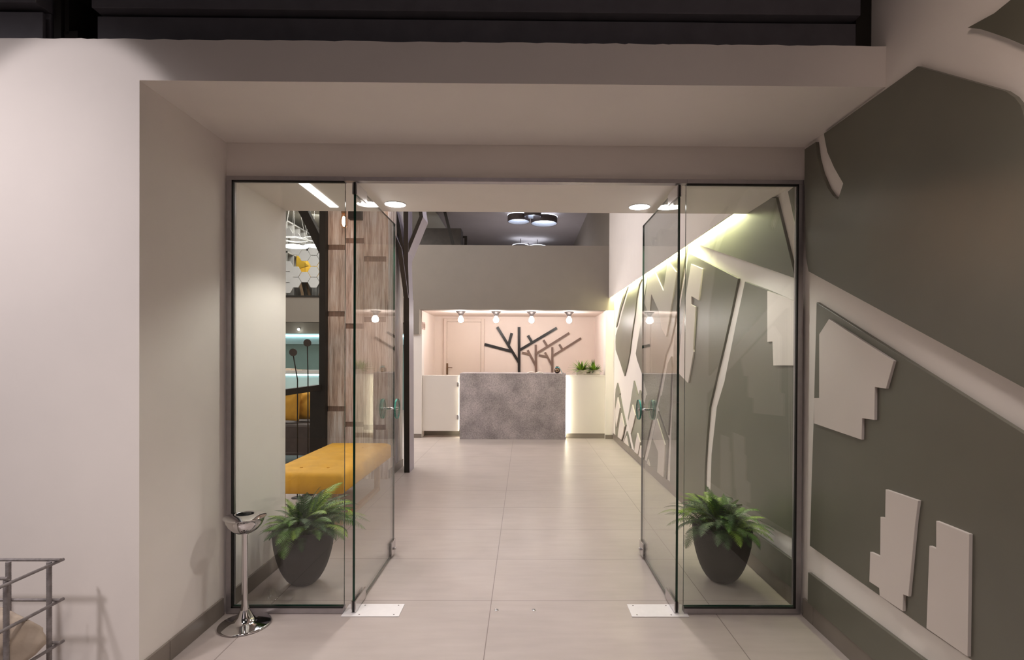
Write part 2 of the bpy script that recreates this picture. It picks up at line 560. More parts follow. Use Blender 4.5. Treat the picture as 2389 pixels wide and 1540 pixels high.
# reception wall: grey parapet, white piers, recess
b = MB()
b.prism([(-1.80, Y4, 1.637), (-1.66, Y4, 1.637), (-1.66, Y4, ZR), (XR, Y4, ZR), (XR, Y4, ZP), (-1.80, Y4, ZP)], (0, 0.18, 0))
struct(b.build('wall_parapet', M['plaster_grey']))
struct(MB().box(-1.80, -1.62, Y4 + 0.02, Y4 + 0.22, 0, 1.637).build('wall_pier_left', M['plaster']))
struct(MB().box(1.285, XR - 0.0005, Y4 - 0.02, Y4 + 0.22, 0, ZR).build('wall_pier_right', M['plaster']))
struct(MB().box(-1.80, -1.66, Y4 + 0.221, 9.99, 0, ZR).build('wall_recess_left', M['plaster_pink']))
struct(MB().box(1.307, XR - 0.001, Y4 + 0.221, 9.99, 0, ZR).build('wall_recess_right', M['plaster_pink']))
struct(MB().box(-1.66, 1.307, 9.95, 9.99, 0, ZR).build('wall_recess_back', M['plaster_pink']))
struct(MB().box(-1.80, XR, Y4 + 0.181, 18.0, ZR + 0.001, ZR + 0.22).build('ceiling_recess', M['plaster_pink']))
struct(MB().box(-6.8, 2.6, Y3, 20.0, ZC, ZC + 0.1).build('ceiling', M['ceiling_grey']))
struct(MB().box(-6.8, 3.0, 18.0, 18.2, 0, ZC).build('wall_far', M['plaster_grey']))
struct(MB().box(XR, XR + 0.2, Y4 + 0.176, 18.0, 0, ZC).build('wall_mezzanine', M['plaster_grey']))

# skirting tiles
sk = []
b = MB()
b.box(XL - 0.001, XL + 0.010, Y1 + 0.001, 2.279, 0, 0.088)
b.box(XL - 0.001, XL + 0.010, 2.281, Y2 - 0.035, 0, 0.088)
b.box(XL - 0.001, XL + 0.010, Y2 + 0.06, Y3, 0, 0.088)
struct(b.build('baseboard_left', M['skirting'], bevel=0.0015))
b = MB()
y = 0.3
while y < Y4 - 0.03:
    y2 = min(y + 1.145, Y4 - 0.03)
    for a0, a1 in ((y, y2 - 0.002),):
        if a0 < Y2 - 0.03 < a1 or a0 < Y2 + 0.06 < a1:
            b.box(XR - 0.011, XR + 0.001, a0, Y2 - 0.036, 0, 0.093)
            b.box(XR - 0.011, XR + 0.001, Y2 + 0.04, a1, 0, 0.093)
        else:
            b.box(XR - 0.011, XR + 0.001, a0, a1, 0, 0.093)
    y = y2
struct(b.build('baseboard_right', M['skirting'], bevel=0.0015))
b = MB()
b.box(-1.80, -1.62, Y4 + 0.009, Y4 + 0.0205, 0, 0.062)
b.box(1.285, XR - 0.012, Y4 - 0.031, Y4 - 0.0195, 0, 0.066)
struct(b.build('baseboard_reception', M['skirting']))

# dark steel above the front wall
tag(MB().box(-1.735, 1.352, 2.20, 2.215, ZB - 0.002, 2.668).box(-1.735, 1.352, 2.235, 2.30, ZB - 0.002, 2.69)
    .box(-1.735, 1.352, 2.17, 2.30, 2.684, 3.2).build('steel_beam', M['beam'], bevel=0.002),
    'long dark steel beam lying on top of the front wall', 'beam')
tag(MB().box(-4.2, -1.955, 2.20, 2.215, ZB - 0.002, 2.683).box(-4.2, -1.955, 2.235, 2.30, ZB - 0.002, 2.70)
    .box(-4.2, -1.955, 2.17, 2.30, 2.702, 3.2).build('steel_beam', M['beam'], bevel=0.002),
    'short dark steel beam at the upper left corner', 'beam')
b = MB()
b.bar((-1.900, 2.25, 2.80), (-1.84, 2.70, 2.80), 0.10, 0.03, up=(0, 0, 1))
b.bar((-1.900, 2.25, 2.62), (-1.84, 2.70, 2.62), 0.10, 0.03, up=(0, 0, 1))
b.bar((-1.900, 2.25, 2.71), (-1.84, 2.70, 2.71), 0.02, 0.17, up=(0, 0, 1))
b.box(-1.945, -1.915, 2.24, 2.26, ZB - 0.001, 2.9)
tag(b.build('steel_joist', M['steel_black']), 'black steel joist running back through the gap between the dark beams', 'joist')
struct(MB().box(-4.2, XR, 2.165, Y2, 3.2, 3.3).build('ceiling_porch', M['steel_black']))
tag(MB().box(1.352, XR - 0.002, 2.20, 2.26, ZB - 0.002, 3.2).build('steel_post', M['steel_black']),
    'black steel post between the long dark beam and the right wall', 'post')

# ================================================================== GLASS FRONT
def pane(name, x0, x1, y0, y1, z0, z1, parent, thin):
    """glass sheet; thin names the axis of its thickness, the narrow faces get the green edge"""
    e, g = 1, 0
    mi = {'y': [e, e, g, g, e, e], 'x': [e, e, e, e, g, g]}[thin]
    return MB().box(x0, x1, y0, y1, z0, z1, mi).build(name, [M['glass'], M['glass_edge']], parent)


FX = 0.026   # channel width
def side_light(n, x0, x1, wall_left):
    r = sroot('window_%d' % n, ((x0 + x1) / 2, Y2, 0))
    b = MB()
    b.box(x0, x1, Y2 - 0.022, Y2 + 0.022, 0.002, 0.030)          # sill channel
    b.box(x0, x1, Y2 - 0.022, Y2 + 0.022, 2.172, ZL - 0.001)     # head channel
    if wall_left:
        b.box(x0, x0 + FX, Y2 - 0.022, Y2 + 0.022, 0.030, 2.172)
    else:
        b.box(x1 - FX, x1, Y2 - 0.022, Y2 + 0.022, 0.030, 2.172)
    b.build('window_frame', M['alu'], r, bevel=0.001)
    b = MB()
    gx0, gx1 = (x0 + FX, x1) if wall_left else (x0, x1 - FX)
    b.box(gx0, gx1, Y2 - 0.0235, Y2 - 0.012, 0.030, 0.037)
    b.box(gx0, gx1, Y2 - 0.0235, Y2 - 0.012, 2.163, 2.172)
    if wall_left:
        b.box(gx0, gx0 + 0.008, Y2 - 0.0235, Y2 - 0.012, 0.030, 2.172)
    else:
        b.box(gx1 - 0.008, gx1, Y2 - 0.0235, Y2 - 0.012, 0.030, 2.172)
    b.build('gasket', M['gasket'], r)
    pane('glass_pane', gx0, gx1, Y2 - 0.006, Y2 + 0.006, 0.034, 2.170, r, 'y')
    return r


side_light(1, XL + 0.012, -0.905, True)
side_light(2, 0.815, XR - 0.012, False)
# head track over the door opening
struct(MB().box(-0.904, 0.814, Y2 - 0.020, Y2 + 0.020, 2.174, ZL - 0.001).build('trim_doorhead', M['alu']))


def glass_door(n, xh, xf, s):
    """open leaf hinged at (xh, Y2), free edge at (xf, 3.53); s = side of the opening (+1 points to its middle)"""
    r = sroot('door_%d' % n, (xh, Y2, 0))
    y0, y1 = Y2 - 0.012, 3.53
    def X(y):
        return xh + (xf - xh) * (y - y0) / (y1 - y0)
    t = 0.006
    v = []
    for z in (0.012, 2.160):
        v += [(xh - t, y0, z), (xh + t, y0, z), (xf + t, y1, z), (xf - t, y1, z)]
    f = [(3, 2, 1, 0), (4, 5, 6, 7), (0, 1, 5, 4), (1, 2, 6, 5), (2, 3, 7, 6), (3, 0, 4, 7)]
    MB().add(v, f, [1, 1, 1, 0, 1, 0]).build('glass_pane', [M['glass'], M['glass_edge']], r)
    for z0, z1, nm in ((0.006, 0.062, 'bottom_pivot_clamp'), (2.108, 2.168, 'top_pivot_clamp')):
        b = MB()
        for q in (-1, 1):
            xa = xh + q * 0.0125
            b.box(min(xa, xh + q * 0.006), max(xa, xh + q * 0.006), Y2 - 0.018, Y2 + 0.155, z0, z1)
        b.box(xh - 0.006, xh + 0.006, Y2 - 0.016, Y2 - 0.0125, z0, z1, 1)
        b.build(nm, [M['satin'], M['gasket']], r, bevel=0.001)
    # lock case at the free corner
    b = MB()
    for q in (-1, 1):
        xa = xf + q * 0.014
        b.box(min(xa, xf + q * 0.006), max(xa, xf + q * 0.006), y1 - 0.095, y1 + 0.002, 0.010, 0.100)
    b.box(xf - 0.006, xf + 0.006, y1 - 0.09, y1 + 0.003, 0.010, 0.013, 1)
    lk = b.build('lock_case', [M['satin'], M['gasket']], r, bevel=0.001)
    c = MB()
    for q in (-1, 1):
        c.tube([(xf + q * 0.013, y1 - 0.04, 0.048), (xf + q * 0.028, y1 - 0.04, 0.048)], 0.009, 14)
    c.build('lock_cylinder', M['chrome'], lk)
    # pull: two glass discs on a turned steel stem
    yh, zh = 3.43, 0.962
    xm = X(yh)
    prof = [(-0.052, 0.004), (-0.050, 0.011), (-0.044, 0.011), (-0.040, 0.006), (-0.020, 0.0055), (-0.010, 0.009), (0.010, 0.009), (0.020, 0.0055),
            (0.040, 0.006), (0.044, 0.011), (0.050, 0.011), (0.052, 0.004)]
    h = MB().tube([(xm + a, yh, zh) for a, _ in prof], [q for _, q in prof], 16).build('door_pull', M['chrome'], r)
    for q in (-1, 1):
        xa = xm + q * 0.046
        seg = 40
        v, f, mi = [], [], []
        for e in (-0.005, 0.005):
            for k in range(seg):
                a = 2 * PI * k / seg
                v.append((xa + e, yh + 0.064 * math.cos(a), zh + 0.064 * math.sin(a)))
        f = [tuple(range(seg)), tuple(range(seg, 2 * seg))] + [(k, (k + 1) % seg, (k + 1) % seg + seg, k + seg) for k in range(seg)]
        MB().add(v, f, [0, 0] + [1] * seg).build('glass_disc', [M['glass_disc'], M['disc_rim']], h)
    return r


glass_door(1, -0.8535, -0.8535, 1)
glass_door(2, 0.7775, 0.780, -1)

# closer cover plates let into the floor
def closer_plate(x0, x1, label, px):
    b = MB()
    b.box(x0, x1, 2.671, 2.806, 0.0, 0.004)
    o = b.build('floor_closer_plate', M['plate'], loc=((x0 + x1) / 2, 2.738, 0), bevel=0.0012)
    tag(o, label, 'floor plate', 'door closer plates')
    w = x1 - x0
    for fx in ((0.30, 0.90) if px < (x0 + x1) / 2 else (0.10, 0.70)):
        for yy in (2.688, 2.789):
            MB().lathe([(1e-4, 0.0046), (0.0035, 0.0046), (0.0038, 0.0040)], (x0 + w * fx, yy, 0), 12).build('screw', M['lamp_metal'], o)
    return o


closer_plate(-0.905, -0.617, 'white floor plate under the hinge of the left glass door', -0.85)
closer_plate(0.544, 0.831, 'white floor plate under the hinge of the right glass door', 0.777)
for xx, lab in ((-0.136, 'small round steel floor socket nearer the left glass door'), (0.055, 'small round steel floor socket nearer the right glass door')):
    o = tag(MB().lathe([(1e-4, 0.003), (0.008, 0.0035), (0.011, 0.002), (0.012, 0.0)], (xx, 2.746, 0), 20).build('floor_bolt_socket', M['satin'], loc=(xx, 2.746, 0)),
            lab, 'floor socket', 'floor bolt sockets')
    MB().lathe([(1e-4, 0.0038), (0.0022, 0.0038), (0.0024, 0.0032)], (xx - 0.0035, 2.746, 0), 10).lathe([(1e-4, 0.0038), (0.0022, 0.0038), (0.0024, 0.0032)], (xx + 0.0035, 2.746, 0), 10).build('bolt_hole', M['black_hole'], o)

# ================================================================== RIGHT WALL BOARDS
GREEN = {
    'upper': [(1.703,2.35),(1.604,2.334),(1.494,2.342),(1.377,2.31),(1.374,2.045),(1.507,2.182),(1.56,2.233),(1.61,2.278),(1.656,2.318)],
    'big': [(1.919,2.344),(1.565,2.082),(1.536,2.051),(1.516,2.019),(1.504,1.983),(1.464,1.86),(1.369,1.649),(1.364,1.16),(1.496,1.218),(2.647,1.726),(2.673,1.801),(2.689,2.061),(2.702,2.345),(2.59,2.341),(2.57,2.254),(2.535,2.17),(2.48,2.082),(2.438,2.036),(2.401,2.01),(2.363,2.068),(2.433,2.161),(2.49,2.254),(2.512,2.322),(2.52,2.352)],
    'lower': [(2.571,1.566),(1.494,1.089),(1.341,1.021),(1.334,0.359),(1.486,0.36),(1.673,0.359),(1.851,0.359),(2.614,0.38),(2.603,0.683),(2.589,0.988)],
    'strip': [(2.628,0.244),(1.862,0.245),(1.376,0.245),(1.374,0.128),(2.135,0.089),(2.63,0.091)],
    'corner': [(2.862,2.185),(2.812,2.19),(2.746,2.191),(2.74,1.846),(2.772,1.963)],
    'triangle': [(2.999,2.193),(2.877,1.93),(2.777,1.711),(3.401,1.91),(4.371,2.218),(3.694,2.313),(3.546,2.372)],
    'narrow': [(4.6,2.192),(3.522,1.817),(3.635,1.607),(3.756,1.401),(3.911,1.154),(4.051,0.922),(4.112,0.653),(4.147,0.415),(4.15,0.098),(5.136,0.081),(5.12,0.369),(5.081,0.693),(5.052,0.936),(5.039,1.381),(5.014,1.516),(4.926,1.64),(4.832,1.767),(4.726,1.938),(4.655,2.044)],
    'wide': [(3.412,1.782),(3.096,1.689),(2.727,1.58),(2.708,0.362),(3.129,0.335),(4.019,0.272),(3.998,0.575),(3.897,0.937),(3.75,1.131),(3.559,1.509)],
    'skirtstrip': [(3.733,0.246),(3.184,0.238),(2.776,0.245),(2.706,0.246),(2.704,0.099),(2.774,0.095),(3.242,0.097),(3.73,0.094)],
    'sliver': [(7.513,2.247),(7.291,2.257),(7.389,2.216),(7.635,2.088),(7.897,1.952),(8.153,1.77),(8.211,1.747),(8.203,1.802),(8.131,1.853),(7.9,2.034)],
    'leaf': [(7.213,2.224),(7.082,2.259),(6.442,2.233),(6.572,2.191),(6.724,2.03),(6.82,1.843),(6.92,1.717),(7.041,1.527),(7.147,1.345),(7.316,1.172),(7.502,1.028),(7.803,1.187),(8.239,1.403),(8.269,1.523),(8.247,1.625),(8.054,1.726),(7.96,1.759),(7.716,1.921),(7.425,2.082)],
    'tall': [(6.095,2.265),(5.962,2.275),(5.186,2.268),(4.652,2.265),(4.68,2.203),(4.746,2.088),(4.835,1.928),(4.946,1.762),(4.998,1.619),(5.146,1.441),(5.326,1.319),(5.451,1.138),(5.696,0.812),(5.895,0.595),(6.296,0.087),(6.794,0.09),(7.035,0.282),(7.246,0.468),(7.07,0.692),(6.863,0.995),(6.605,0.808),(6.512,0.896),(6.412,0.863),(6.406,0.805),(6.271,0.715),(6.161,0.854),(6.106,0.87),(6.41,1.109),(6.661,1.257),(6.753,1.34),(6.595,1.548),(6.413,1.774),(6.4,1.85),(6.286,2.016),(6.176,2.163)],
    'wedge': [(5.123,1.305),(5.096,1.202),(5.132,1.015),(5.142,0.86),(5.212,0.539),(5.604,0.777),(5.503,0.903),(5.467,0.9),(5.341,1.086),(5.241,1.237)],
    'foot': [(5.612,0.734),(5.218,0.494),(5.25,0.28),(5.282,0.092),(5.701,0.081),(6.14,0.083),(5.98,0.264),(5.844,0.426)],
    'dart': [(8.074,0.907),(7.857,0.763),(7.865,0.739),(7.644,0.546),(7.386,0.358),(7.556,0.216),(7.697,0.094),(7.926,0.093),(8.218,0.089),(8.267,0.288),(8.295,0.564),(8.25,0.727),(8.218,0.806)],
    'tip': [(7.311,0.287),(7.167,0.191),(7.038,0.099),(7.281,0.096),(7.562,0.097),(7.429,0.197)],
}
WHITE = {
    'stepped': [(2.443,1.477),(2.011,1.289),(2.053,1.182),(2.118,1.185),(2.119,1.054),(2.197,1.052),(2.199,0.963),(2.563,0.985),(2.564,1.106),(2.52,1.11),(2.524,1.41)],
    'tower': [(2.05,0.796),(1.879,0.799),(1.891,0.724),(1.923,0.44),(1.949,0.436),(1.951,0.373),(2.079,0.374),(2.082,0.402),(2.142,0.402),(2.138,0.524),(2.078,0.528),(2.078,0.682),(2.051,0.687)],
    'block': [(1.796,0.753),(1.661,0.753),(1.663,0.368),(1.835,0.37),(1.825,0.659),(1.795,0.66)],
    'hanging': [(3.07,1.68),(2.721,1.59),(2.716,1.259),(2.988,1.255),(3.001,1.389),(3.065,1.388)],
    'key': [(4.487,2.078),(4.204,1.992),(4.282,1.752),(4.47,1.807),(4.468,1.739),(4.356,1.708),(4.415,1.364),(4.403,1.343),(4.547,1.079),(4.841,1.157),(4.769,1.464),(4.625,1.828)],
    'mzig': [(6.037,2.225),(5.72,2.195),(5.382,1.961),(5.217,2.23),(4.939,2.084),(4.908,2.077),(4.999,1.923),(5.109,1.74),(5.156,1.65),(5.264,1.499),(5.438,1.587),(5.555,1.775),(5.89,1.986),(5.964,1.809),(6.086,1.823),(6.23,1.925),(6.121,2.092)],
    'footrow': [(5.609,0.654),(5.283,0.435),(5.299,0.27),(5.331,0.102),(5.581,0.099),(5.556,0.22),(5.544,0.315),(5.794,0.423),(5.693,0.548)],
    'footdart': [(5.997,0.156),(5.924,0.095),(6.054,0.092)],
    'lozenge': [(6.879,0.686),(6.709,0.568),(6.849,0.411),(6.984,0.298),(7.172,0.414),(7.027,0.555)],
    'gable': [(6.564,0.371),(6.417,0.28),(6.482,0.185),(6.545,0.108),(6.756,0.105),(6.678,0.226)],
    'spire': [(6.39,0.244),(6.26,0.129),(6.295,0.101),(6.498,0.099),(6.444,0.175)],
    'dartroof': [(7.964,0.702),(7.791,0.555),(7.925,0.399),(8.081,0.23),(8.167,0.321),(8.191,0.481)],
    'dartgable': [(7.666,0.496),(7.444,0.334),(7.541,0.208),(7.653,0.114),(7.96,0.11),(7.811,0.334)],
    'tiproof': [(7.284,0.227),(7.14,0.111),(7.477,0.11)],
}

GREEN_LABEL = {
    'upper': 'olive board with a curved lower edge in the top right corner',
    'big': 'largest olive board, on the right wall above the wide diagonal white band',
    'lower': 'large olive board on the right wall below the wide diagonal white band',
    'strip': 'narrow olive board on the right wall directly above the skirting, outside the glass',
    'corner': 'small olive wedge right behind the upper right corner of the glass frame',
    'triangle': 'olive triangular board below the soffit, its left half lit by the cove',
    'narrow': 'tall olive board behind glass carrying the white key-shaped cut-out',
    'wide': 'broad olive board right behind the right glass pane, above the fern',
    'skirtstrip': 'narrow olive strip above the skirting inside, right of the potted fern',
    'sliver': 'thin olive sliver at the far end of the right wall under the cove',
    'leaf': 'olive leaf-shaped board pointing down near the far end of the right wall',
    'tall': 'tall branching olive board behind the open right door, down to the skirting',
    'wedge': 'olive wedge between two white bands behind the open right door',
    'foot': 'low olive board at skirting height behind the open right door',
    'dart': 'olive dart-shaped board low at the far end of the right wall',
    'tip': 'tiny olive triangle at the skirting near the far end of the right wall',
}
WHITE_LABEL = {
    'stepped': 'white stepped block cut-out just below the wide diagonal white band',
    'tower': 'white stepped tower cut-out low on the right wall, nearer the glass',
    'block': 'white stepped tower cut-out low on the right wall, farther from the glass',
    'hanging': 'white stepped cut-out hanging at the upper edge behind the right glass pane',
    'key': 'white key-shaped cut-out just right of the open right door',
    'mzig': 'large white zigzag cut-out under the cove behind the right door',
    'footrow': 'white house-shaped cut-out low behind the open right door',
    'footdart': 'tiny white spike at the skirting behind the open right door',
    'lozenge': 'white leaning lozenge cut-out left of the right door handle',
    'gable': 'white gabled cut-out at the skirting left of the open right door',
    'spire': 'small white spire cut-out at the skirting by the edge of the right door',
    'dartroof': 'white pointed cut-out on the farthest low olive dart, upper one',
    'dartgable': 'white gabled cut-out on the farthest low olive dart, lower one',
    'tiproof': 'tiny white roof cut-out on the smallest olive triangle',
}


def board(poly, x_face, x_back, mt, name, label, cat, grp):
    ys = [p[0] for p in poly]
    inner = sum(ys) / len(ys) > Y2
    q = [((max(a, Y2 + 0.032) if inner else min(a, Y2 - 0.030)), max(z, 0.0945)) for a, z in poly]
    b = MB().prism([(x_face, a, z) for a, z in q], (x_back - x_face, 0, 0))
    c = (x_face, sum(a for a, _ in q) / len(q), sum(z for _, z in q) / len(q))
    return tag(b.build(name, mt, loc=c, bevel=0.0012), label, cat, grp)


for k, poly in GREEN.items():
    board(poly, XR - 0.016, XR + 0.001, M['green'], 'wall_board', GREEN_LABEL[k], 'wall board', 'olive boards on the right wall')
for k, poly in WHITE.items():
    board(poly, XR - 0.028, XR - 0.0161, M['white_board'], 'building_cutout', WHITE_LABEL[k], 'wall cut-out', 'white building cut-outs on the right wall')

# ================================================================== FERNS
def frond_mesh(name, L, e0, e1, width, droop, side, twist, mats):
    """one fern frond growing along +X from the origin"""
    r = random.Random(sum(map(ord, name)))
    n = 34
    pts = []
    p = Vector((0, 0, 0))
    for i in range(n + 1):
        t = i / n
        a = R(e0 + (e1 - e0) * t ** 1.15)
        pts.append(p.copy())
        p = p + Vector((math.cos(a), side * math.sin(t * 2.4), math.sin(a))) * (L / n)
    b = MB()
    b.tube(pts, [0.0020 * (1 - 0.8 * i / n) for i in range(n + 1)], 5)
    for i in range(2, n + 1):
        t = i / n
        w = width * (math.sin(PI * min(1, 0.14 + 0.86 * t)) ** 0.75) * (1.0 if t < 0.97 else 0.6) + 0.004
        tan = (pts[min(i + 1, n)] - pts[i - 1]).normalized()
        lat = Vector((-tan.y, tan.x, 0)).normalized()
        up = tan.cross(lat) * -1
        if up.z < 0:
            up = -up
        for s in (-1, 1):
            sw = R(12 + 14 * t) + r.uniform(-0.06, 0.06)
            d = (lat * s * math.cos(sw) + tan * math.sin(sw)).normalized()
            d = (d + up * twist * r.uniform(0.5, 1.2)).normalized()
            nrm = d.cross(tan).normalized()
            hw = L / n * 0.42
            base = pts[i] - tan * hw * 0.3
            tip_drop = Vector((0, 0, -1)) * w * droop
            q = []
            for u, k in ((0.0, 0.75), (0.25, 1.0), (0.55, 0.72), (0.82, 0.38), (1.0, 0.04)):
                c = base + d * w * u + tip_drop * u * u
                q.append((c - tan * hw * k, c, c + tan * hw * k))
            v, f = [], []
            for a_, m_, c_ in q:
                v += [a_, m_ + Vector((0, 0, -0.0012)), c_]
            for k in range(len(q) - 1):
                o = k * 3
                f += [(o, o + 1, o + 4, o + 3), (o + 1, o + 2, o + 5, o + 4)]
            b.add(v, f, 0, True)
    return b.build(name, mats)


FRONDS = []
for nm, a in (('up', (0.30, 84, 36, 0.044, 0.15, 0.14, 0.3)), ('arch', (0.37, 68, -14, 0.052, 0.30, 0.12, 0.15)),
              ('wide', (0.36, 48, -40, 0.052, 0.35, -0.14, 0.1)), ('hang', (0.25, 42, -80, 0.048, 0.35, 0.14, 0.1)),
              ('curl', (0.34, 76, -40, 0.048, 0.4, -0.2, 0.35))):
    for mk in ('fern', 'fern_light', 'fern_dark'):
        o = frond_mesh('frond_' + nm + mk, *a, M[mk])
        FRONDS.append((nm, mk, o.data))
        bpy.data.objects.remove(o)


def potted_fern(x, y, label, seed, lean, limit_left=None, limit_right=None):
    r = random.Random(seed)
    t = thing('potted_fern', label, 'potted plant', (x, y, 0), 'potted ferns flanking the doors')
    prof = [(1e-4, 0.0), (0.062, 0.0), (0.070, 0.005), (0.091, 0.026), (0.110, 0.056), (0.126, 0.090), (0.138, 0.125), (0.148, 0.160), (0.158, 0.205), (0.164, 0.255), (0.167, 0.300), (0.167, 0.314),
            (0.164, 0.318), (0.157, 0.316), (0.154, 0.300), (0.152, 0.27)]
    MB().lathe(prof, (x, y, 0), 56).build('pot', M['pot'], t)
    MB().lathe([(1e-4, 0.285), (0.1535, 0.280)], (x, y, 0), 32).build('soil', M['soil'], t)
    plan = [('up', 20), ('arch', 25), ('wide', 24), ('hang', 10), ('curl', 20)]
    k = 0
    for nm, cnt in plan:
        ph = r.uniform(0, 2 * PI)
        for i in range(cnt):
            az = ph + 2 * PI * i / cnt + r.uniform(-0.25, 0.25)
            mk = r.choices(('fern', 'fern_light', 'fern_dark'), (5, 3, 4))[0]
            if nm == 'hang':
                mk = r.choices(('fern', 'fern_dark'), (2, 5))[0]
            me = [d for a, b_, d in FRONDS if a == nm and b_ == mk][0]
            o = bpy.data.objects.new('frond', me)
            COL.objects.link(o)
            o.parent = t
            rr = {'up': 0.03, 'arch': 0.055, 'wide': 0.085, 'hang': 0.12, 'curl': 0.07}[nm] * r.uniform(0.6, 1.2)
            s = r.uniform(0.62, 1.0)
            ex = math.cos(az)
            if limit_left is not None and ex < 0:
                s *= 1 - (1 - limit_left) * -ex
            if limit_right is not None and ex > 0:
                s *= 1 - (1 - limit_right) * ex
            o.location = (rr * math.cos(az), rr * math.sin(az), 0.290)
            o.rotation_euler = (r.uniform(-0.25, 0.25), r.uniform(-0.14, 0.12), az)
            o.scale = (s, s, s * r.uniform(0.9, 1.1))
            k += 1
    return t


potted_fern(-1.258, 3.085, 'bushy green fern in a dark egg-shaped pot behind the left glass pane', 5, 0, limit_left=0.56)
potted_fern(1.160, 3.125, 'bushy green fern in a dark egg-shaped pot behind the right glass pane', 23, 0, limit_right=0.60)

# ================================================================== ASHTRAY STAND
ax, ay = -1.339, 2.592
t = thing('ashtray_stand', 'chrome pedestal ashtray standing outside at the left end of the glass', 'ashtray', (ax, ay, 0))
MB().lathe([(1e-4, 0.0), (0.112, 0.0), (0.118, 0.003), (0.118, 0.007), (0.112, 0.011), (0.060, 0.020), (0.048, 0.026), (0.034, 0.048), (0.024, 0.066), (0.018, 0.078)],
           (ax, ay, 0), 72).build('base', M['chrome'], t)
MB().lathe([(0.0195, 0.074), (0.0195, 0.082), (0.0145, 0.10), (0.0135, 0.14), (0.0135, 0.432), (0.018, 0.440), (0.018, 0.446)], (ax, ay, 0), 32).build('pole', M['chrome'], t)
MB().lathe([(1e-4, 0.441), (0.020, 0.442), (0.040, 0.449), (0.058, 0.462), (0.073, 0.480), (0.083, 0.500), (0.088, 0.518), (0.093, 0.5195), (0.0945, 0.522), (0.0935, 0.5245)],
           (ax, ay, 0), 72).build('bowl', M['chrome'], t)
MB().lathe([(0.0935, 0.5245), (0.086, 0.5275), (0.062, 0.5335), (0.046, 0.5365), (0.0415, 0.5362), (0.0400, 0.5345)], (ax, ay, 0), 72).build('lid', M['chrome'], t)
o = MB().lathe([(0.0399, 0.5345), (0.038, 0.510), (1e-4, 0.506)], (ax, ay, 0), 40).build('ash_well', M['black_hole'], t)
MB().bar((ax - 0.018, ay + 0.018, 0.530), (ax + 0.022, ay + 0.018, 0.530), 0.004, 0.010, up=(0, 0, 1)).build('stub_clip', M['satin'], t)

# ================================================================== REBAR CAGE WITH STONES
def rebar(a, b_, r):
    a, b_ = Vector(a), Vector(b_)
    n = max(6, int((b_ - a).length / 0.0029))
    pts, rs = [], []
    for i in range(n + 1):
        pts.append(a.lerp(b_, i / n))
        rs.append(r * (1.0 if i % 2 else 0.87))
    return MB().tube(pts, rs, 8)


cx0, cx1, cy0, cy1 = -2.37, -1.721, 1.32, 1.962
t = thing('rebar_cage', 'grey reinforcing-steel cage filled with stones at the lower left', 'stone cage', (-2.0, 1.64, 0))
zs_ = (0.075, 0.233, 0.390, 0.537)
for yy in (1.32, 1.48, 1.64, 1.80, 1.962):
    rebar((cx1, yy, 0.0), (cx1, yy, 0.545), 0.0088).build('upright_bar', M['rebar'], t)
    rebar((cx0, yy, 0.0), (cx0, yy, 0.545), 0.0088).build('upright_bar', M['rebar'], t)
for xx in (-2.21, -2.04, -1.868):
    rebar((xx, cy1, 0.0), (xx, cy1, 0.545), 0.0088).build('upright_bar', M['rebar'], t)
    rebar((xx, cy0, 0.0), (xx, cy0, 0.545), 0.0088).build('upright_bar', M['rebar'], t)
for z in zs_:
    MB().tube([(cx1 + 0.013, cy0 - 0.03, z), (cx1 + 0.013, cy1 + 0.045, z)], 0.0058, 8).build('side_bar', M['rebar'], t)
    MB().tube([(cx0 - 0.013, cy0 - 0.03, z), (cx0 - 0.013, cy1 + 0.045, z)], 0.0058, 8).build('side_bar', M['rebar'], t)
    MB().tube([(cx0 - 0.03, cy1 + 0.013, z + 0.010), (cx1 + 0.03, cy1 + 0.013, z + 0.010)], 0.0058, 8).build('cross_bar', M['rebar'], t)
    MB().tube([(cx0 - 0.03, cy0 - 0.013, z + 0.010), (cx1 + 0.03, cy0 - 0.013, z + 0.010)], 0.0058, 8).build('cross_bar', M['rebar'], t)
MB().tube([(cx0, 1.795, 0.553), (cx1 + 0.01, 1.795, 0.553)], 0.0058, 8).build('cross_bar', M['rebar'], t)


def stone(c, s, seed, label, rot=0.0):
    bm = bmesh.new()
    bmesh.ops.create_icosphere(bm, subdivisions=4, radius=1)
    off = Vector((seed * 3.1, seed * 1.7, seed * 0.9))
    rnd = random.Random(seed)
    planes = []
    for _ in range(9):
        nv = Vector((rnd.uniform(-1, 1), rnd.uniform(-1, 1), rnd.uniform(-1, 1))).normalized()
        planes.append((nv, rnd.uniform(0.66, 0.88)))
    for v in bm.verts:
        p = v.co.copy()
        for nv, d in planes:
            h = p.dot(nv)
            if h > d:
                p -= nv * (h - d) * 0.9
        p *= 1 + 0.07 * noise.noise(p * 2.0 + off) + 0.025 * noise.noise(p * 6 + off)
        v.co = Vector((p.x * s[0], p.y * s[1], p.z * s[2]))
    for f in bm.faces:
        f.smooth = True
    me = bpy.data.meshes.new('stone')
    bm.to_mesh(me)
    bm.free()
    me.materials.append(M['stone'])
    o = bpy.data.objects.new('stone', me)
    COL.objects.link(o)
    o.location = c
    o.rotation_euler = (0, 0, rot)
    return tag(o, label, 'stone', 'stones in the rebar cage')


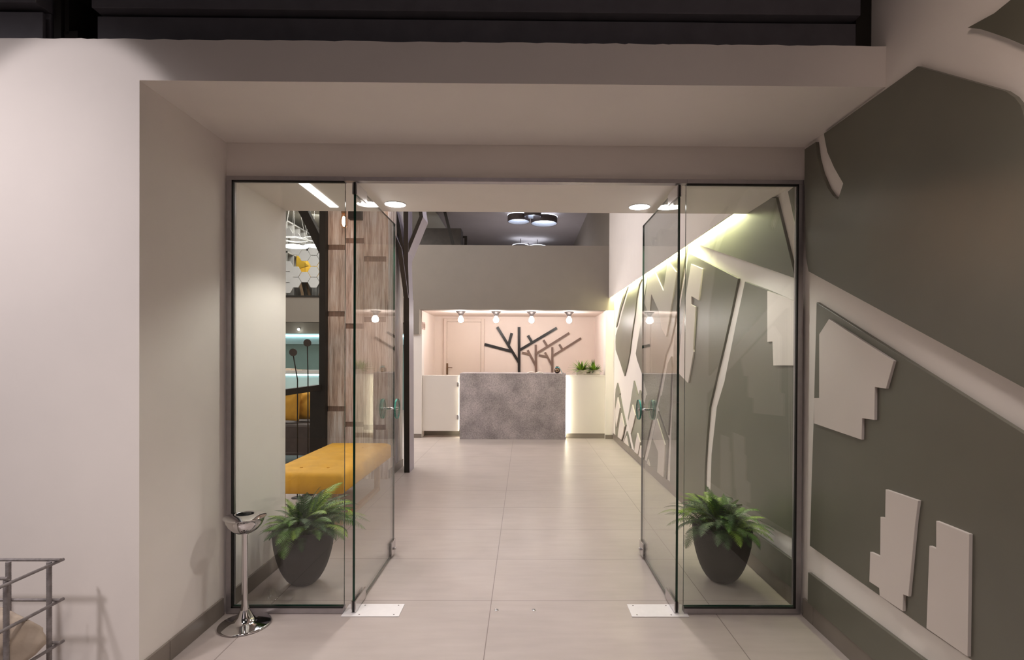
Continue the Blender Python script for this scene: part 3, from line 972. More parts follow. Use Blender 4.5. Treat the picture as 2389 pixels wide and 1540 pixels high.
stone((-1.822, 1.845, 0.316), (0.160, 0.115, 0.108), 4, 'large pale stone, topmost in the front right of the rebar cage', 0.3)
stone((-1.850, 1.83, 0.155), (0.135, 0.130, 0.062), 7, 'pale stone under the large one in the rebar cage')
stone((-1.850, 1.83, 0.049), (0.130, 0.125, 0.058), 3, 'lowest stone on the floor at the right of the rebar cage')
stone((-2.085, 1.70, 0.370), (0.120, 0.10, 0.095), 9, 'whitish stone at the left edge of the photo inside the rebar cage', 0.6)
stone((-2.090, 1.78, 0.150), (0.130, 0.14, 0.120), 12, 'stone below the whitish one at the left of the rebar cage')

# ================================================================== BENCH
bx0, bx1, by0, by1, bz0, bz1 = -1.905, -1.305, 3.89, 5.29, 0.295, 0.445
t = thing('bench', 'long mustard velvet bench with buttoned seat on oak legs', 'bench', ((bx0 + bx1) / 2, (by0 + by1) / 2, 0))
nx, ny = 28, 56
tuft = [(bx0 + 0.6 * fx, by0 + 1.4 * fy) for fx in (0.33, 0.67) for fy in (0.18, 0.39, 0.61, 0.82)]
v, f = [], []
for j in range(ny + 1):
    for i in range(nx + 1):
        ux, uy = i / nx, j / ny
        px = bx0 + (bx1 - bx0) * ux
        py = by0 + (by1 - by0) * uy
        d = min(px - bx0, bx1 - px, py - by0, by1 - py)
        z = bz1 - 0.030 * max(0, 1 - d / 0.05) ** 2.2 + 0.012 * math.sin(PI * ux) * math.sin(PI * uy)
        for tx, ty in tuft:
            q = ((px - tx) ** 2 + (py - ty) ** 2) / 0.055 ** 2
            z -= 0.018 * math.exp(-q)
        v.append((px, py, z))
for j in range(ny):
    for i in range(nx):
        a = j * (nx + 1) + i
        f.append((a, a + 1, a + nx + 2, a + nx + 1))
b = MB().add(v, f, 0, True)
ring = [i for i in range(nx + 1)] + [j * (nx + 1) + nx for j in range(1, ny + 1)] + [ny * (nx + 1) + i for i in range(nx - 1, -1, -1)] + [j * (nx + 1) for j in range(ny - 1, 0, -1)]
n = len(ring)
o0 = len(b.v)
cx, cy = (bx0 + bx1) / 2, (by0 + by1) / 2
for dz, gr in ((bz0 + 0.012, 0.0), (bz0, -0.008)):
    for k in ring:
        p = v[k]
        b.v.append((p[0] + gr * (1 if p[0] > cx else -1), p[1] + gr * (1 if p[1] > cy else -1), dz))
for k in range(n):
    k2 = (k + 1) % n
    b.f.append([ring[k], ring[k2], o0 + k2, o0 + k]); b.mi.append(0); b.sm.append(True)
    b.f.append([o0 + k, o0 + k2, o0 + n + k2, o0 + n + k]); b.mi.append(0); b.sm.append(True)
b.f.append([o0 + n + k for k in range(n)]); b.mi.append(0); b.sm.append(False)
b.build('seat', M['velvet'], t)
for tx, ty in tuft:
    MB().sphere((tx, ty, bz1 - 0.008), 0.011, 12, 8, sz=0.45).build('button', M['velvet'], t)
for lx in (bx0 + 0.10, bx1 - 0.10):
    for ly in (by0 + 0.13, by1 - 0.13):
        MB().box(lx - 0.022, lx + 0.022, ly - 0.022, ly + 0.022, 0.030, bz0 + 0.002).build('leg', M['oak'], t, bevel=0.002)
    MB().box(lx - 0.022, lx + 0.022, by0 + 0.10, by1 - 0.10, 0.0, 0.032).build('runner', M['oak'], t, bevel=0.002)

# ================================================================== WOOD CLAD BLOCK, STEEL TREES
b = MB()
for x0, x1 in ((-2.065, -1.880), (-1.878, -1.690), (-1.688, -1.452)):
    zc = [0.0] + [q + random.uniform(-0.15, 0.15) for q in (0.62, 1.62, 2.45, 3.3)] + [ZC - 0.01]
    for z0, z1 in zip(zc[:-1], zc[1:]):
        dy = random.uniform(0, 0.010)
        b.box(x0, x1, 5.662 + dy, 5.70, z0, z1 - 0.055)
        b.box(x0, x1, 5.682, 5.70, z1 - 0.055, z1, 1)
yy = 5.70
for w in (0.10, 0.16, 0.13, 0.14, 0.12):
    b.box(-1.455, -1.432, yy, yy + w - 0.002, 0, ZC - 0.01)
    yy += w
b.box(-2.06, -1.456, 5.701, 6.34, 0, ZC - 0.012)
b.box(-1.452, -1.431, 5.66, 5.70, 0, ZC - 0.01)
struct(b.build('wall_wood', [M['wood_old'], M['wood_dark']], loc=(-1.75, 5.68, 0)))
struct(MB().box(-1.4325, -1.420, 5.70, 6.34, 0, 0.085).build('baseboard_wood', M['skirting']))
tag(MB().box(-2.130, -2.067, 5.60, 5.72, 0, ZC - 0.01).build('steel_post', M['steel_black']),
    'tall black steel post at the left edge of the weathered wood wall', 'post')
tag(MB().bar((-2.34, 5.78, 2.80), (-2.12, 5.78, 2.36), 0.09, 0.10).bar((-2.34, 5.78, 2.80), (-2.98, 5.78, 4.08), 0.09, 0.10).build('steel_brace', M['steel_black']),
    'slanting black steel brace above the lounge, left of the wood wall', 'brace')
tag(MB().box(-1.83, -1.70, 5.59, 5.663, 2.715, 2.90).build('wall_bracket', M['steel_black']), 'dark bracket high on the weathered wood wall', 'bracket')


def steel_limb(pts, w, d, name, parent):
    """flat-section limb; shade painted as a black front face, light as grey cheeks"""
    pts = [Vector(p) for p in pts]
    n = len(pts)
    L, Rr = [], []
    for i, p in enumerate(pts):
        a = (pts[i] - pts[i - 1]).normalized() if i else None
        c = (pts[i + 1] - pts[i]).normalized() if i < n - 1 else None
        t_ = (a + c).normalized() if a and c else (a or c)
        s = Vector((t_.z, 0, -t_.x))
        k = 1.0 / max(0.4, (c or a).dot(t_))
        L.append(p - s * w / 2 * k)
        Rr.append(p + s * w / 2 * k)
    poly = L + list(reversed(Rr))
    return MB().prism([(p.x, p.y, p.z) for p in poly], (0, d, 0), 0, 1).build(name, [M['steel_black'], M['steel_lit_side']], parent)


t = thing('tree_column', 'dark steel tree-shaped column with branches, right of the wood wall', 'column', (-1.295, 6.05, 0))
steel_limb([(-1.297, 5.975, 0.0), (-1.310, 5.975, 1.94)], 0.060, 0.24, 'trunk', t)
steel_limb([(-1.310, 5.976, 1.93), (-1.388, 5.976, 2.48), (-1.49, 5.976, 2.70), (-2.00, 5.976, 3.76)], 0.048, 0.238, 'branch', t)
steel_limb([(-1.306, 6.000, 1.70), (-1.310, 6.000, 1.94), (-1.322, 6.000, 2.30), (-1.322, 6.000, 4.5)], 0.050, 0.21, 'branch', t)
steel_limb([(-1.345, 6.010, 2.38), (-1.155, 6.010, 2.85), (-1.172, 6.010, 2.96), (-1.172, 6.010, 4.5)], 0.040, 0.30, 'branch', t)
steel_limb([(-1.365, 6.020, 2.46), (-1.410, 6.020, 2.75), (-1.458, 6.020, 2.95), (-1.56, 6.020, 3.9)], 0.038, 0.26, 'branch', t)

# ================================================================== RECEPTION
t = thing('reception_desk', 'grey mottled concrete reception desk in front of the pink recess', 'desk', (-0.18, 8.45, 0))
MB().box(-1.002, 0.655, 8.396, 8.428, 0.0, 1.031).box(-1.002, -0.97, 8.428, 8.70, 0, 1.031).box(0.623, 0.655, 8.428, 8.70, 0, 1.031).build('front_panel', M['concrete'], t, bevel=0.002)
MB().box(-1.002, 0.655, 8.4285, 8.95, 1.0, 1.0305).build('desk_top', M['concrete'], t)
MB().box(-0.9, 0.55, 8.50, 8.94, 0.0, 0.999).build('desk_body', M['counter'], t)
MB().box(-1.012, -1.0025, 8.55, 8.575, 0.03, 0.99).build('light_strip', M['desk_led'], t)
MB().box(0.656, 0.665, 8.480, 8.50, 0.03, 1.0).build('light_strip', M['desk_led'], t)

t = thing('counter_gate', 'white hinged counter gate left of the concrete desk', 'counter gate', (-1.32, 8.56, 0))
MB().box(-1.617, -1.035, 8.56, 8.60, 0.105, 0.985).build('gate_panel', M['counter'], t, bevel=0.002)
MB().box(-1.617, -1.035, 8.602, 8.80, 0.955, 0.985).build('gate_shelf', M['counter'], t)
for z in (0.845, 0.325):
    MB().box(-1.066, -1.036, 8.543, 8.562, z - 0.035, z + 0.035).tube([(-1.036, 8.548, z - 0.04), (-1.036, 8.548, z + 0.04)], 0.008, 10).build('hinge', M['satin'], t)
struct(MB().box(-1.655, -1.615, 8.725, 8.80, 0, 0.105).box(-1.655, -1.01, 8.80, 8.815, 0, 0.092).build('baseboard_gate', M['skirting']))

t = thing('side_counter', 'white counter to the right of the concrete desk, carrying the plant trough', 'counter', (0.98, 8.6, 0))
MB().box(0.668, 1.284, 8.525, 8.555, 0.078, 0.99).box(0.668, 1.300, 8.73, 8.90, 0.0, 0.985).box(0.69, 1.284, 8.5555, 8.729, 0.0, 0.985).build('counter_body', M['counter'], t)
MB().box(0.660, 1.284, 8.518, 8.725, 0.985, 1.006).build('counter_top', M['counter'], t, bevel=0.002)
MB().box(0.668, 1.284, 8.530, 8.5545, 0.0, 0.0775).build('plinth', M['skirting'], t)

# back door of the recess
r = sroot('door_3', (-1.11, 9.95, 0))
MB().box(-1.425, -0.800, 9.915, 9.948, 0.0, 1.925).build('leaf', M['door'], r, bevel=0.003)
MB().box(-1.485, -1.428, 9.905, 9.9495, 0, 1.985).box(-0.797, -0.740, 9.905, 9.9495, 0, 1.985).box(-1.428, -0.797, 9.905, 9.9495, 1.928, 1.985).build('door_frame', M['door'], r, bevel=0.004)
h = MB().box(-1.435, -1.400, 9.902, 9.915, 0.955, 1.165).build('handle_plate', M['bronze'], r, bevel=0.004)
MB().tube([(-1.418, 9.905, 1.085), (-1.418, 9.872, 1.085), (-1.405, 9.866, 1.085), (-1.318, 9.866, 1.080)], 0.008, 10).build('door_lever', M['bronze'], h)

TREES = {
    'big': (M['tree_black'], 0.050, 'large black steel tree silhouette on the pink back wall',
            [[(-.092, .90), (-.098, 1.837)], [(-.095, 1.18), (-.501, 1.835)], [(-.225, 1.385), (-.73, 1.516)], [(-.292, 1.505), (-.232, 1.726)], [(-.095, 1.405), (.599, 1.825)], [(.140, 1.56), (.066, 1.683)]]),
    'mid': (M['tree_brown'], 0.042, 'middle brown steel tree silhouette on the pink back wall, by the lying papers',
            [[(.222, .90), (.212, 1.515)], [(.215, 1.125), (.062, 1.412)], [(.104, 1.338), (-.04, 1.364)], [(.222, 1.348), (.829, 1.732)], [(.426, 1.484), (.353, 1.6)]]),
    'small': (M['tree_brown'], 0.038, 'smallest brown steel tree silhouette on the pink back wall, behind the ornament',
              [[(.522, .90), (.517, 1.47)], [(.518, 1.125), (.382, 1.374)], [(.432, 1.290), (.27, 1.318)], [(.525, 1.307), (1.048, 1.638)], [(.707, 1.426), (.646, 1.523)]]),
}
for k, (mt, w, lab, segs) in TREES.items():
    b = MB()
    for i, (p, q) in enumerate(segs):
        b.bar((p[0], 9.937 - 0.0004 * i, p[1]), (q[0], 9.937 - 0.0004 * i, q[1]), w, 0.0245, up=(0, 1, 0))
    tag(b.build('tree_silhouette', mt, loc=(segs[0][0][0], 9.93, 0.9)), lab, 'wall art', 'steel trees on the back wall')

def ceiling_bulb(x, label, src=None):
    if src:
        c = copy_tree(src)
        c.location.x = x
        c['label'] = label
        return c
    y = 8.82
    t = thing('ceiling_bulb_lamp', label, 'ceiling lamp', (x, y, ZR), 'globe bulbs over the desk')
    MB().lathe([(1e-4, 0.0), (0.080, 0.0), (0.082, -0.006), (0.076, -0.012), (0.050, -0.034), (0.040, -0.052), (0.036, -0.072), (0.032, -0.078), (1e-4, -0.078)], (x, y, ZR), 36).build('cone_base', M['lamp_metal'], t)
    MB().lathe([(0.014, -0.076), (0.022, -0.092), (0.036, -0.108), (0.044, -0.130), (0.044, -0.146), (0.036, -0.168), (0.020, -0.182), (1e-4, -0.186)], (x, y, ZR), 28).build('globe_bulb', M['bulb'], t)
    return t


cb = ceiling_bulb(-1.042, 'leftmost lit globe bulb on the recess ceiling, in front of the cream door')
ceiling_bulb(-0.464, 'second lit globe bulb from the left on the recess ceiling', cb)
ceiling_bulb(0.117, 'third lit globe bulb from the left, above the black steel tree tips', cb)
ceiling_bulb(0.733, 'rightmost lit globe bulb on the recess ceiling, above the plant trough', cb)

for yy, lab in ((8.78, 'switch plate on the left recess wall, nearer the hall'), (8.93, 'switch plate on the left recess wall, nearer the cream door')):
    o = tag(MB().box(-1.6605, -1.650, yy - 0.045, yy + 0.045, 1.73, 1.85).build('light_switch', M['switch'], loc=(-1.655, yy, 1.79), bevel=0.002), lab, 'light switch', 'switch plates in the recess')
    MB().box(-1.6505, -1.646, yy - 0.020, yy + 0.020, 1.755, 1.825).build('rocker', M['bronze'], o)

# things on the desk
ox, oy, oz = 0.522, 8.485, 1.0305
t = thing('pomegranate_ornament', 'dark round pomegranate ornament with turquoise ribbon on the concrete desk', 'ornament', (ox, oy, oz))
MB().sphere((ox, oy, oz + 0.046), 0.048, 28, 18, sz=0.95).build('body', M['dark_gloss'], t)
b = MB()
for k in range(6):
    a = 2 * PI * k / 6
    b.tube([(ox, oy, oz + 0.088), (ox + 0.010 * math.cos(a), oy + 0.010 * math.sin(a), oz + 0.102), (ox + 0.020 * math.cos(a), oy + 0.020 * math.sin(a), oz + 0.116)], [0.007, 0.006, 0.001], 6)
b.build('crown', M['dark_gloss'], t)
b = MB()
b.lathe([(0.022, 0.084), (0.026, 0.089), (0.022, 0.095)], (ox, oy, oz), 20)
for s in (-1, 1):
    b.tube([(ox, oy - 0.022, oz + 0.09), (ox + s * 0.016, oy - 0.026, oz + 0.103), (ox + s * 0.034, oy - 0.024, oz + 0.099), (ox + s * 0.030, oy - 0.022, oz + 0.088), (ox, oy - 0.022, oz + 0.088)], 0.0038, 6)
b.tube([(ox, oy - 0.02, oz + 0.09), (ox + 0.040, oy - 0.01, oz + 0.085), (ox + 0.058, oy - 0.01, oz + 0.05), (ox + 0.072, oy - 0.012, oz + 0.012), (ox + 0.085, oy - 0.015, oz + 0.005)], 0.0042, 6)
b.build('ribbon', M['ribbon'], t)
b = MB()
for k in range(5):
    a0, a1 = PI / 2 + 2 * PI * k / 5, PI / 2 + 2 * PI * (k + 1) / 5
    b.tube([(ox - 0.004 + 0.026 * math.cos(a0), oy - 0.049, oz + 0.05 + 0.026 * math.sin(a0)), (ox - 0.004 + 0.013 * math.cos((a0 + a1) / 2), oy - 0.051, oz + 0.05 + 0.013 * math.sin((a0 + a1) / 2)),
            (ox - 0.004 + 0.026 * math.cos(a1), oy - 0.049, oz + 0.05 + 0.026 * math.sin(a1))], 0.004, 6)
b.build('star', M['gold_wood'], t)
MB().sphere((ox + 0.090, oy - 0.012, oz + 0.007), 0.007, 10, 8).build('bead', M['dark_gloss'], t)

v, f = [], []
for j in range(2):
    for i in range(17):
        u = i / 16
        v.append((0.05 + 0.26 * u, 8.50 + 0.20 * j, oz + 0.004 + 0.018 * (math.sin(PI * min(1, u * 2)) if u < 0.5 else math.sin(PI * (u - 0.5) * 2)) * (1.0 if u < 0.5 else 0.8)))
for i in range(16):
    f.append((i, i + 1, 17 + i + 1, 17 + i))
b = MB().add(v, f, 0, True)
b.box(0.05, 0.31, 8.50, 8.70, oz + 0.0005, oz + 0.004)
tag(b.build('open_magazine', M['white_paper'], loc=(0.18, 8.6, oz)), 'open white papers lying on the concrete desk below the brown trees', 'magazine')

tx, ty, tz = 1.022, 8.615, 1.006
t = thing('plant_trough', 'whitewashed wooden trough with two grassy plants on the right counter', 'planter', (tx, ty, tz))
b = MB()
hw, dp = 0.178, 0.06
b.prism([(tx - hw, ty - dp, tz), (tx + hw, ty - dp, tz), (tx + hw + 0.014, ty - dp - 0.004, tz + 0.078), (tx - hw - 0.014, ty - dp - 0.004, tz + 0.078)], (0, 0.014, 0))
b.prism([(tx - hw, ty + dp - 0.014, tz), (tx + hw, ty + dp - 0.014, tz), (tx + hw + 0.014, ty + dp - 0.014, tz + 0.078), (tx - hw - 0.014, ty + dp - 0.014, tz + 0.078)], (0, 0.014, 0))
b.box(tx - hw - 0.008, tx - hw + 0.006, ty - dp + 0.012, ty + dp - 0.012, tz, tz + 0.076)
b.box(tx + hw - 0.006, tx + hw + 0.008, ty - dp + 0.012, ty + dp - 0.012, tz, tz + 0.076)
b.box(tx - hw, tx + hw, ty - dp + 0.01, ty + dp - 0.01, tz, tz + 0.012)
b.build('trough_box', M['trough'], t)
MB().box(tx - 0.030, tx + 0.030, ty - dp - 0.006, ty - dp + 0.002, tz + 0.028, tz + 0.044).build('hand_slot', M['bronze'], t)
MB().box(tx - hw + 0.007, tx + hw - 0.007, ty - dp + 0.015, ty + dp - 0.015, tz + 0.012, tz + 0.060).build('soil', M['soil'], t)
for cxx, seed in ((tx - 0.105, 3), (tx + 0.095, 8)):
    rnd = random.Random(seed)
    b = MB()
    for k in range(110):
        az = rnd.uniform(0, 2 * PI)
        el = R(rnd.uniform(8, 88))
        Ln = rnd.uniform(0.13, 0.235)
        px, py = cxx + 0.030 * math.cos(az) * rnd.random(), ty + 0.018 * math.sin(az)
        q = []
        p = Vector((px, py, tz + 0.055))
        wd = rnd.uniform(0.011, 0.018)
        Ln *= 1 - 0.42 * max(0, math.cos(az)) * (cxx > tx)
        e = el
        hd = Vector((math.cos(az), math.sin(az) * 0.75, 0))
        sd = Vector((-hd.y, hd.x, 0)).normalized()
        n = 6
        for i in range(n + 1):
            tt = i / n
            ww = wd * (0.5 + 1.1 * tt if tt < 0.45 else 1.0 * (1 - tt) * 1.8)
            q.append((p - sd * ww, p + Vector((0, 0, 0.002)), p + sd * ww))
            p = p + (hd * math.cos(e) + Vector((0, 0, math.sin(e)))) * (Ln / n)
            e -= rnd.uniform(0.05, 0.18)
        vv, ff = [], []
        for a_, m_, c_ in q:
            vv += [a_, m_, c_]
        for i in range(n):
            o = i * 3
            ff += [(o, o + 1, o + 4, o + 3), (o + 1, o + 2, o + 5, o + 4)]
        b.add(vv, ff, rnd.choice((0, 0, 1, 1, 1, 2)), True)
    b.build('grass_clump', [M['fern'], M['fern_light'], M['fern_dark']], t)

# ================================================================== LAMPS
for xx, yy, lab in ((-0.776, 3.229, 'round lit downlight in the soffit near the open left door'), (0.691, 3.246, 'round lit downlight in the soffit near the open right door')):
    t = thing('downlight', lab, 'downlight', (xx, yy, ZI), 'recessed downlights over the entrance')
    MB().lathe([(0.0625, 0.0), (0.0645, -0.001), (0.0645, -0.004), (0.0625, -0.005), (0.061, -0.003)], (xx, yy, ZI), 40).build('trim_ring', M['white_metal'], t)
    MB().lathe([(1e-4, -0.004), (0.061, -0.004), (0.061, -0.001)], (xx, yy, ZI), 40).build('diffuser', M['downlight'], t)
tag(MB().box(-1.190, -1.140, Y2 + 0.10, 3.30, ZI - 0.004, ZI - 0.0005).build('linear_light', M['led']), 'straight white light line in the soffit above the left glass pane', 'ceiling light')


NEAR = ((-0.20, 0.05, 0.250, 0.0), (0.375, 0.12, 0.300, -0.02), (0.11, -0.22, 0.190, 0.045))
FAR = ((-0.22, 0.0, 0.22, 0.0), (0.25, 0.1, 0.26, -0.01), (0.0, 0.55, 0.19, 0.0))


def ring_cluster(x, y, z, label, rings):
    t = thing('ring_light_cluster', label, 'ceiling lamp', (x, y, z), 'ring lights over the mezzanine')
    for dx, dy, rr, dz in rings:
        c = (x + dx, y + dy, z + dz)
        o = MB().lathe([(rr, 0.14), (rr, 0.0), (rr - 0.012, 0.0), (rr - 0.012, 0.09)], c, 48).build('ring', M['ring_body'], t)
        MB().lathe([(rr - 0.0125, 0.003), (rr - 0.016, 0.003), (rr - 0.018, 0.09)], c, 48).build('inner_wall', M['ring_inner'], o)
        MB().lathe([(1e-4, 0.090), (rr - 0.018, 0.090)], c, 40).build('diffuser', M['ring_lit'], o)
        MB().lathe([(rr - 0.03, 0.14), (rr + 0.004, 0.142), (rr + 0.004, 0.152), (rr - 0.03, 0.152)], c, 48).build('halo_strip', M['ring_lit'], o)
        MB().tube([(c[0], c[1], c[2] + 0.09), (c[0], c[1], ZC - 0.002)], 0.01, 8).build('stem', M['ring_body'], o)
    return t


ring_cluster(0.06, 12.1, 4.33, 'nearer cluster of three dark ring lights under the grey ceiling', NEAR)
ring_cluster(0.10, 14.9, 4.22, 'farther cluster of ring lights just above the grey parapet', FAR)

t = thing('filament_pendant', 'glowing filament bulb pendant hanging in front of the weathered wood wall', 'pendant lamp', (-1.543, 4.6, 2.36))
MB().tube([(-1.543, 4.6, 2.60), (-1.543, 4.6, ZC)], 0.004, 8).build('cord', M['steel_black'], t)
MB().lathe([(1e-4, 2.600), (0.016, 2.600), (0.020, 2.590), (0.021, 2.515), (0.018, 2.505)], (-1.543, 4.6, 0), 20).build('socket', M['bronze'], t)
MB().lathe([(0.014, 2.508), (0.018, 2.490), (0.029, 2.455), (0.033, 2.430), (0.030, 2.405), (0.018, 2.386), (1e-4, 2.380)], (-1.543, 4.6, 0), 24).build('bulb_glass', M['amber_glass'], t)
MB().lathe([(1e-4, 2.485), (0.008, 2.478), (0.013, 2.45), (0.013, 2.425), (0.007, 2.405), (1e-4, 2.400)], (-1.543, 4.6, 0), 14).build('filament', M['filament'], t)

for x, y, z, rr, lab in ((-4.03, 9.5, 3.205, 0.215, 'nearest of the three flat white disc pendants in the lounge'), (-4.27, 10.0, 3.30, 0.215, 'leftmost flat white disc pendant in the lounge'), (-3.84, 9.9, 3.295, 0.200, 'rightmost flat white disc pendant in the lounge, by the black post')):
    t = thing('disc_pendant', lab, 'pendant lamp', (x, y, z), 'disc pendants in the lounge')
    MB().lathe([(1e-4, 0.022), (rr * 0.5, 0.018), (rr * 0.9, 0.008), (rr, 0.0), (rr - 0.006, 0.0)], (x, y, z), 40).build('shade', M['white_metal'], t)
    MB().lathe([(1e-4, 0.004), (rr - 0.006, 0.002)], (x, y, z), 40).build('diffuser', M['disc_lit'], t)
    b = MB()
    seg = 36
    b.tube([(x + rr * math.cos(2 * PI * k / seg), y + rr * math.sin(2 * PI * k / seg), z + 0.13) for k in range(seg + 1)], 0.006, 6)
    b.build('upper_ring', M['white_metal'], t)
    b = MB()
    for k in range(3):
        a = 2 * PI * k / 3
        b.tube([(x + rr * 0.95 * math.cos(a), y + rr * 0.95 * math.sin(a), z + 0.01), (x + rr * math.cos(a), y + rr * math.sin(a), z + 0.13), (x, y, ZC - 0.04)], 0.0018, 5)
    b.build('cables', M['shelf'], t)

# ================================================================== LOUNGE ON THE LEFT
for nm, (cx_, cy_, cz_, bend), lab in (
        ('a', (-2.098, 4.9, 1.325, (-2.058, 4.9, 1.076)), 'shorter dark lollipop-shaped stake with bent stem, left one'),
        ('b', (-2.010, 5.0, 1.414, (-2.003, 5.0, 1.10)), 'taller dark lollipop-shaped stake, right one')):
    t = thing('disc_stake', lab, 'decorative stake', (bend[0], cy_, 0), 'lollipop stakes behind the bench')
    MB().tube([(cx_, cy_ - 0.007, cz_), (cx_, cy_ + 0.007, cz_)], 0.034, 28).build('disc', M['dark_cabinet'], t)
    MB().tube([(cx_, cy_, cz_ - 0.02), bend, (bend[0] + 0.001, cy_, 0.006)], 0.0055, 8).build('stem', M['steel_black'], t)
    MB().lathe([(1e-4, 0.008), (0.05, 0.006), (0.05, 0.0)], (bend[0], cy_, 0), 24).build('foot', M['steel_black'], t)

t = thing('railing', 'black steel railing between the bench and the lounge', 'railing', (-2.2, 5.3, 0))
MB().bar((-2.30, 4.75, 0.945), (-2.125, 5.585, 0.965), 0.05, 0.058, up=(0, 0, 1)).build('top_rail', M['steel_black'], t)
MB().box(-2.325, -2.275, 4.72, 4.77, 0, 0.92).build('post', M['steel_black'], t)
MB().box(-2.235, -2.135, 5.63, 5.68, 0, 0.94).build('post', M['steel_black'], t)

t = thing('sofa', 'dark taupe sofa in the lounge carrying the yellow cushions', 'sofa', (-3.1, 6.8, 0))
MB().box(-3.8, -2.50, 6.42, 7.10, 0.10, 0.475).build('seat', M['sofa'], t, bevel=0.03)
MB().box(-3.8, -2.50, 6.95, 7.12, 0.475, 0.66).build('backrest', M['sofa'], t, bevel=0.03)
for lx in (-3.7, -2.6):
    for ly in (6.5, 7.0):
        MB().box(lx - 0.025, lx + 0.025, ly - 0.025, ly + 0.025, 0, 0.11).build('leg', M['steel_black'], t)


def cushion(c, s, rz, tilt, label):
    v, f = [], []
    n = 16
    for side in (-1, 1):
        for j in range(n + 1):
            for i in range(n + 1):
                a, b_ = -1 + 2 * i / n, -1 + 2 * j / n
                h = (max(0, (1 - a ** 4) * (1 - b_ ** 4))) ** 0.5
                k = 1 - 0.06 * (1 - abs(a)) * abs(b_) ** 2 - 0.06 * (1 - abs(b_)) * abs(a) ** 2
                crease = 0.012 * noise.noise(Vector((a * 2.5 + c[0] * 9, b_ * 2.5, side)))
                v.append((a * s[0] / 2 * k, side * (h * s[1] / 2 + (crease if h > 0.3 else 0)), b_ * s[2] / 2 * k))
    m = (n + 1) ** 2
    for sd in (0, 1):
        for j in range(n):
            for i in range(n):
                q = sd * m + j * (n + 1) + i
                f.append((q, q + 1, q + n + 2, q + n + 1))
    o = MB().add(v, f, 0, True).build('cushion', M['cushion'])
    o.location = c
    o.rotation_euler = (tilt, 0, rz)
    return tag(o, label, 'cushion', 'yellow cushions on the sofa')


cushion((-2.93, 6.56, 0.695), (0.42, 0.15, 0.40), 0.05, -0.28, 'yellow cushion at the edge of the white wall, left of the lollipop stem')
cushion((-2.66, 6.70, 0.685), (0.40, 0.16, 0.38), -0.35, -0.25, 'crumpled yellow cushion next to the railing, right one on the sofa')

t = thing('bar_counter', 'aqua-fronted bar counter with pale top at the back of the lounge', 'bar counter', (-4.6, 11.3, 0))
MB().box(-6.3, -3.6, 11.05, 11.6, 0.0, 0.915).build('bar_front', M['aqua'], t)
MB().box(-6.35, -3.55, 10.98, 11.7, 0.915, 0.985).build('bar_top', M['shelf'], t, bevel=0.004)
MB().box(-6.2, -3.7, 11.02, 11.048, 0.885, 0.905).build('light_strip', M['aqua_lit'], t)
tag(MB().box(-5.0, -4.55, 11.05, 11.35, 0.9855, 0.997).prism([(-5.0, 11.05, 0.997), (-4.78, 11.05, 0.997), (-4.78, 11.05, 1.016), (-4.96, 11.05, 1.022)], (0, 0.3, 0)).build('magazine', M['paper'], loc=(-4.8, 11.2, 0.985)),
    'open tan magazine lying on the bar counter', 'magazine')

b = MB()
b.box(-6.8, -2.6, 12.9, 13.0, 0, 1.56)
struct(b.build('wall_bar', M['teal']))
struct(MB().box(-6.8, -2.6, 12.86, 13.0, 1.56, 1.80).build('trim_bar', M['aqua']))
tag(MB().box(-6.7, -2.7, 12.80, 12.84, 1.745, 1.775).build('bar_light_strip', M['aqua_lit']), 'cold white light strip at the top of the teal bar wall', 'light strip')
struct(MB().box(-6.8, -2.4, 12.0, 12.12, 2.04, 2.61).build('wall_gallery', M['plaster_grey']))
struct(MB().box(-6.8, -2.4, 12.121, 15.0, 2.04, 2.25).build('floor_gallery', M['plaster_grey']))
struct(MB().box(-6.8, -2.4, 12.45, 12.99, 1.805, 2.0395).build('trim_gallery', M['ceiling_pale']))
struct(MB().box(-6.8, -2.4, 15.0, 15.1, 0, ZC).build('wall_gallery_back', M['gallery_wall']))
struct(MB().box(-6.8, -2.0, Y3 + 0.01, 15.0, ZC - 0.03, ZC - 0.001).build('ceiling_lounge', M['ceiling_pale']))
t = thing('ceiling_spot', 'small lit spotlight under the gallery edge above the lollipop stakes', 'spotlight', (-4.62, 10.98, 1.80))
t.location = (-5.18, 12.4, 1.90)
MB().tube([(-5.18, 12.449, 1.92), (-5.18, 12.40, 1.90)], 0.022, 16).build('lamp_body', M['white_metal'], t)
MB().sphere((-5.18, 12.385, 1.890), 0.026, 16, 10).build('lens', M['downlight'], t)

# hexagon screen standing on the gallery edge
HEX = [(-5.071, 3.883), (-5.065, 3.634), (-5.259, 3.992), (-4.872, 3.497), (-4.669, 3.627), (-4.669, 3.387), (-5.258, 3.264), (-5.073, 3.145), (-4.87, 3.026), (-4.668, 3.147),
       (-5.257, 3.024), (-5.073, 2.909), (-4.668, 2.909), (-5.256, 2.784), (-4.465, 3.266), (-4.465, 3.026), (-4.465, 3.506), (-5.46, 3.146), (-5.46, 2.906), (-5.46, 3.386)]
t = thing('hexagon_screen', 'open screen of pale hexagon tiles standing on the gallery edge', 'screen', (-4.95, 11.96, 2.61))
for hx, hz in HEX:
    rr = 0.130
    MB().prism([(hx + rr * math.cos(PI / 3 * k), 11.95, hz + rr * math.sin(PI / 3 * k)) for k in range(6)], (0, 0.02, 0)).build('hexagon_tile', M['hex'], t, bevel=0.003)
b = MB()
for hx in (-5.46, -5.258, -5.07, -4.87, -4.668, -4.465):
    b.tube([(hx, 11.975, 2.615), (hx, 11.985, 4.0 if hx < -4.95 else 3.6)], 0.003, 6)
b.box(-5.5, -4.4, 11.970, 11.999, 2.59, 2.625)
b.build('support_rods', M['steel_black'], t)

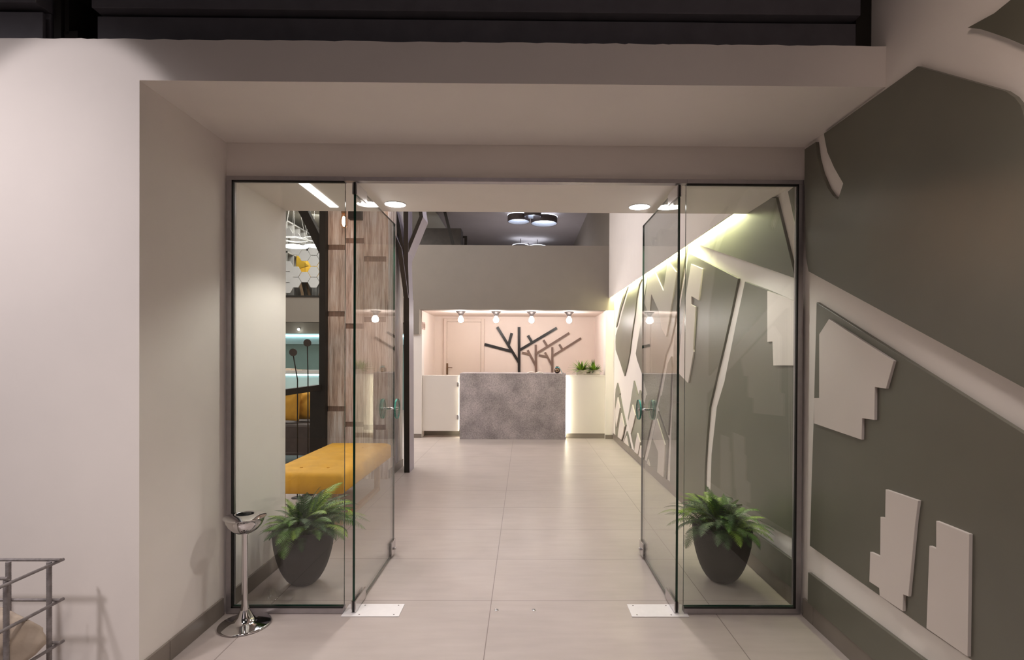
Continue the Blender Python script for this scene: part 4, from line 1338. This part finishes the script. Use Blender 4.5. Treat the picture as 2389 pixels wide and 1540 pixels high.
# cube shelf along the gallery side wall
b = MB()
for z in (3.25, 3.60, 3.95, 4.30):
    b.box(-5.75, -5.34, 12.13, 14.95, z, z + 0.035)
for k in range(9):
    y = 12.13 + k * 0.35
    b.box(-5.75, -5.34, y, y + 0.03, 2.255, 4.33)
b.box(-5.78, -5.75, 12.13, 14.95, 2.255, 4.33)
tag(b.build('cube_shelf', M['shelf'], loc=(-5.55, 13.2, 2.25)), 'pale open cube shelf along the gallery behind the hexagon screen', 'shelf')

t = thing('gallery_chair', 'yellow shell armchair with oak legs behind the hexagon screen', 'armchair', (-4.95, 12.75, 2.25))
sh = []
n = 14
v, f = [], []
for j in range(6):
    for i in range(n + 1):
        a = R(-20 + 220 * i / n)
        w = 0.34 + 0.04 * j / 5
        z = 3.05 + 0.11 * j * (0.75 + 0.25 * math.sin(a))
        v.append((-4.95 + w * math.cos(a), 12.75 + 0.30 * math.sin(a), z))
for j in range(5):
    for i in range(n):
        q = j * (n + 1) + i
        f.append((q, q + 1, q + n + 2, q + n + 1))
b = MB().add(v, f, 0, True)
b.prism([(-5.29, 12.48, 3.28), (-4.98, 12.44, 3.36), (-4.66, 12.46, 3.20), (-4.62, 12.48, 3.36), (-4.90, 12.44, 3.52), (-5.27, 12.48, 3.60)], (0, 0.05, 0))
o = b.build('shell', M['yellow_shell'], t)
sm = o.modifiers.new('solid', 'SOLIDIFY')
sm.thickness = 0.03
MB().box(-5.25, -4.65, 12.5, 13.0, 3.02, 3.12).build('seat', M['grey_cloth'], t, bevel=0.03)
for sx, sy in ((-1, -1), (1, -1), (-1, 1), (1, 1)):
    MB().bar((-4.95 + sx * 0.28, 12.75 + sy * 0.2, 3.04), (-4.95 + sx * 0.10, 12.75 + sy * 0.24, 2.265), 0.05, 0.04).build('leg', M['oak'], t)

# mezzanine behind the parapet
tag(MB().box(-2.30, -1.42, 12.0, 12.4, ZR + 0.22, 4.14).build('dark_cabinet', M['dark_cabinet'], bevel=0.004), 'dark brown cabinet on the mezzanine behind the steel tree column', 'cabinet')
tag(MB().bar((-1.70, 11.0, 4.5), (-1.42, 11.0, 3.4), 0.055, 0.06).bar((-1.42, 11.0, 3.4), (-1.12, 11.0, 2.25), 0.055, 0.06).build('steel_brace', M['steel_black']),
    'slanting black steel brace on the mezzanine in front of the dark cabinet', 'brace')
t = thing('stair_rail', 'dark brown handrail frame on the mezzanine right of the slanting brace', 'handrail', (-1.45, 12.3, ZR + 0.22))
MB().box(-1.395, -1.335, 12.45, 12.51, ZR + 0.22, 4.03).build('post', M['dark_cabinet'], t)
MB().box(-1.80, -1.335, 12.45, 12.51, 4.03, 4.07).build('top_rail', M['dark_cabinet'], t)
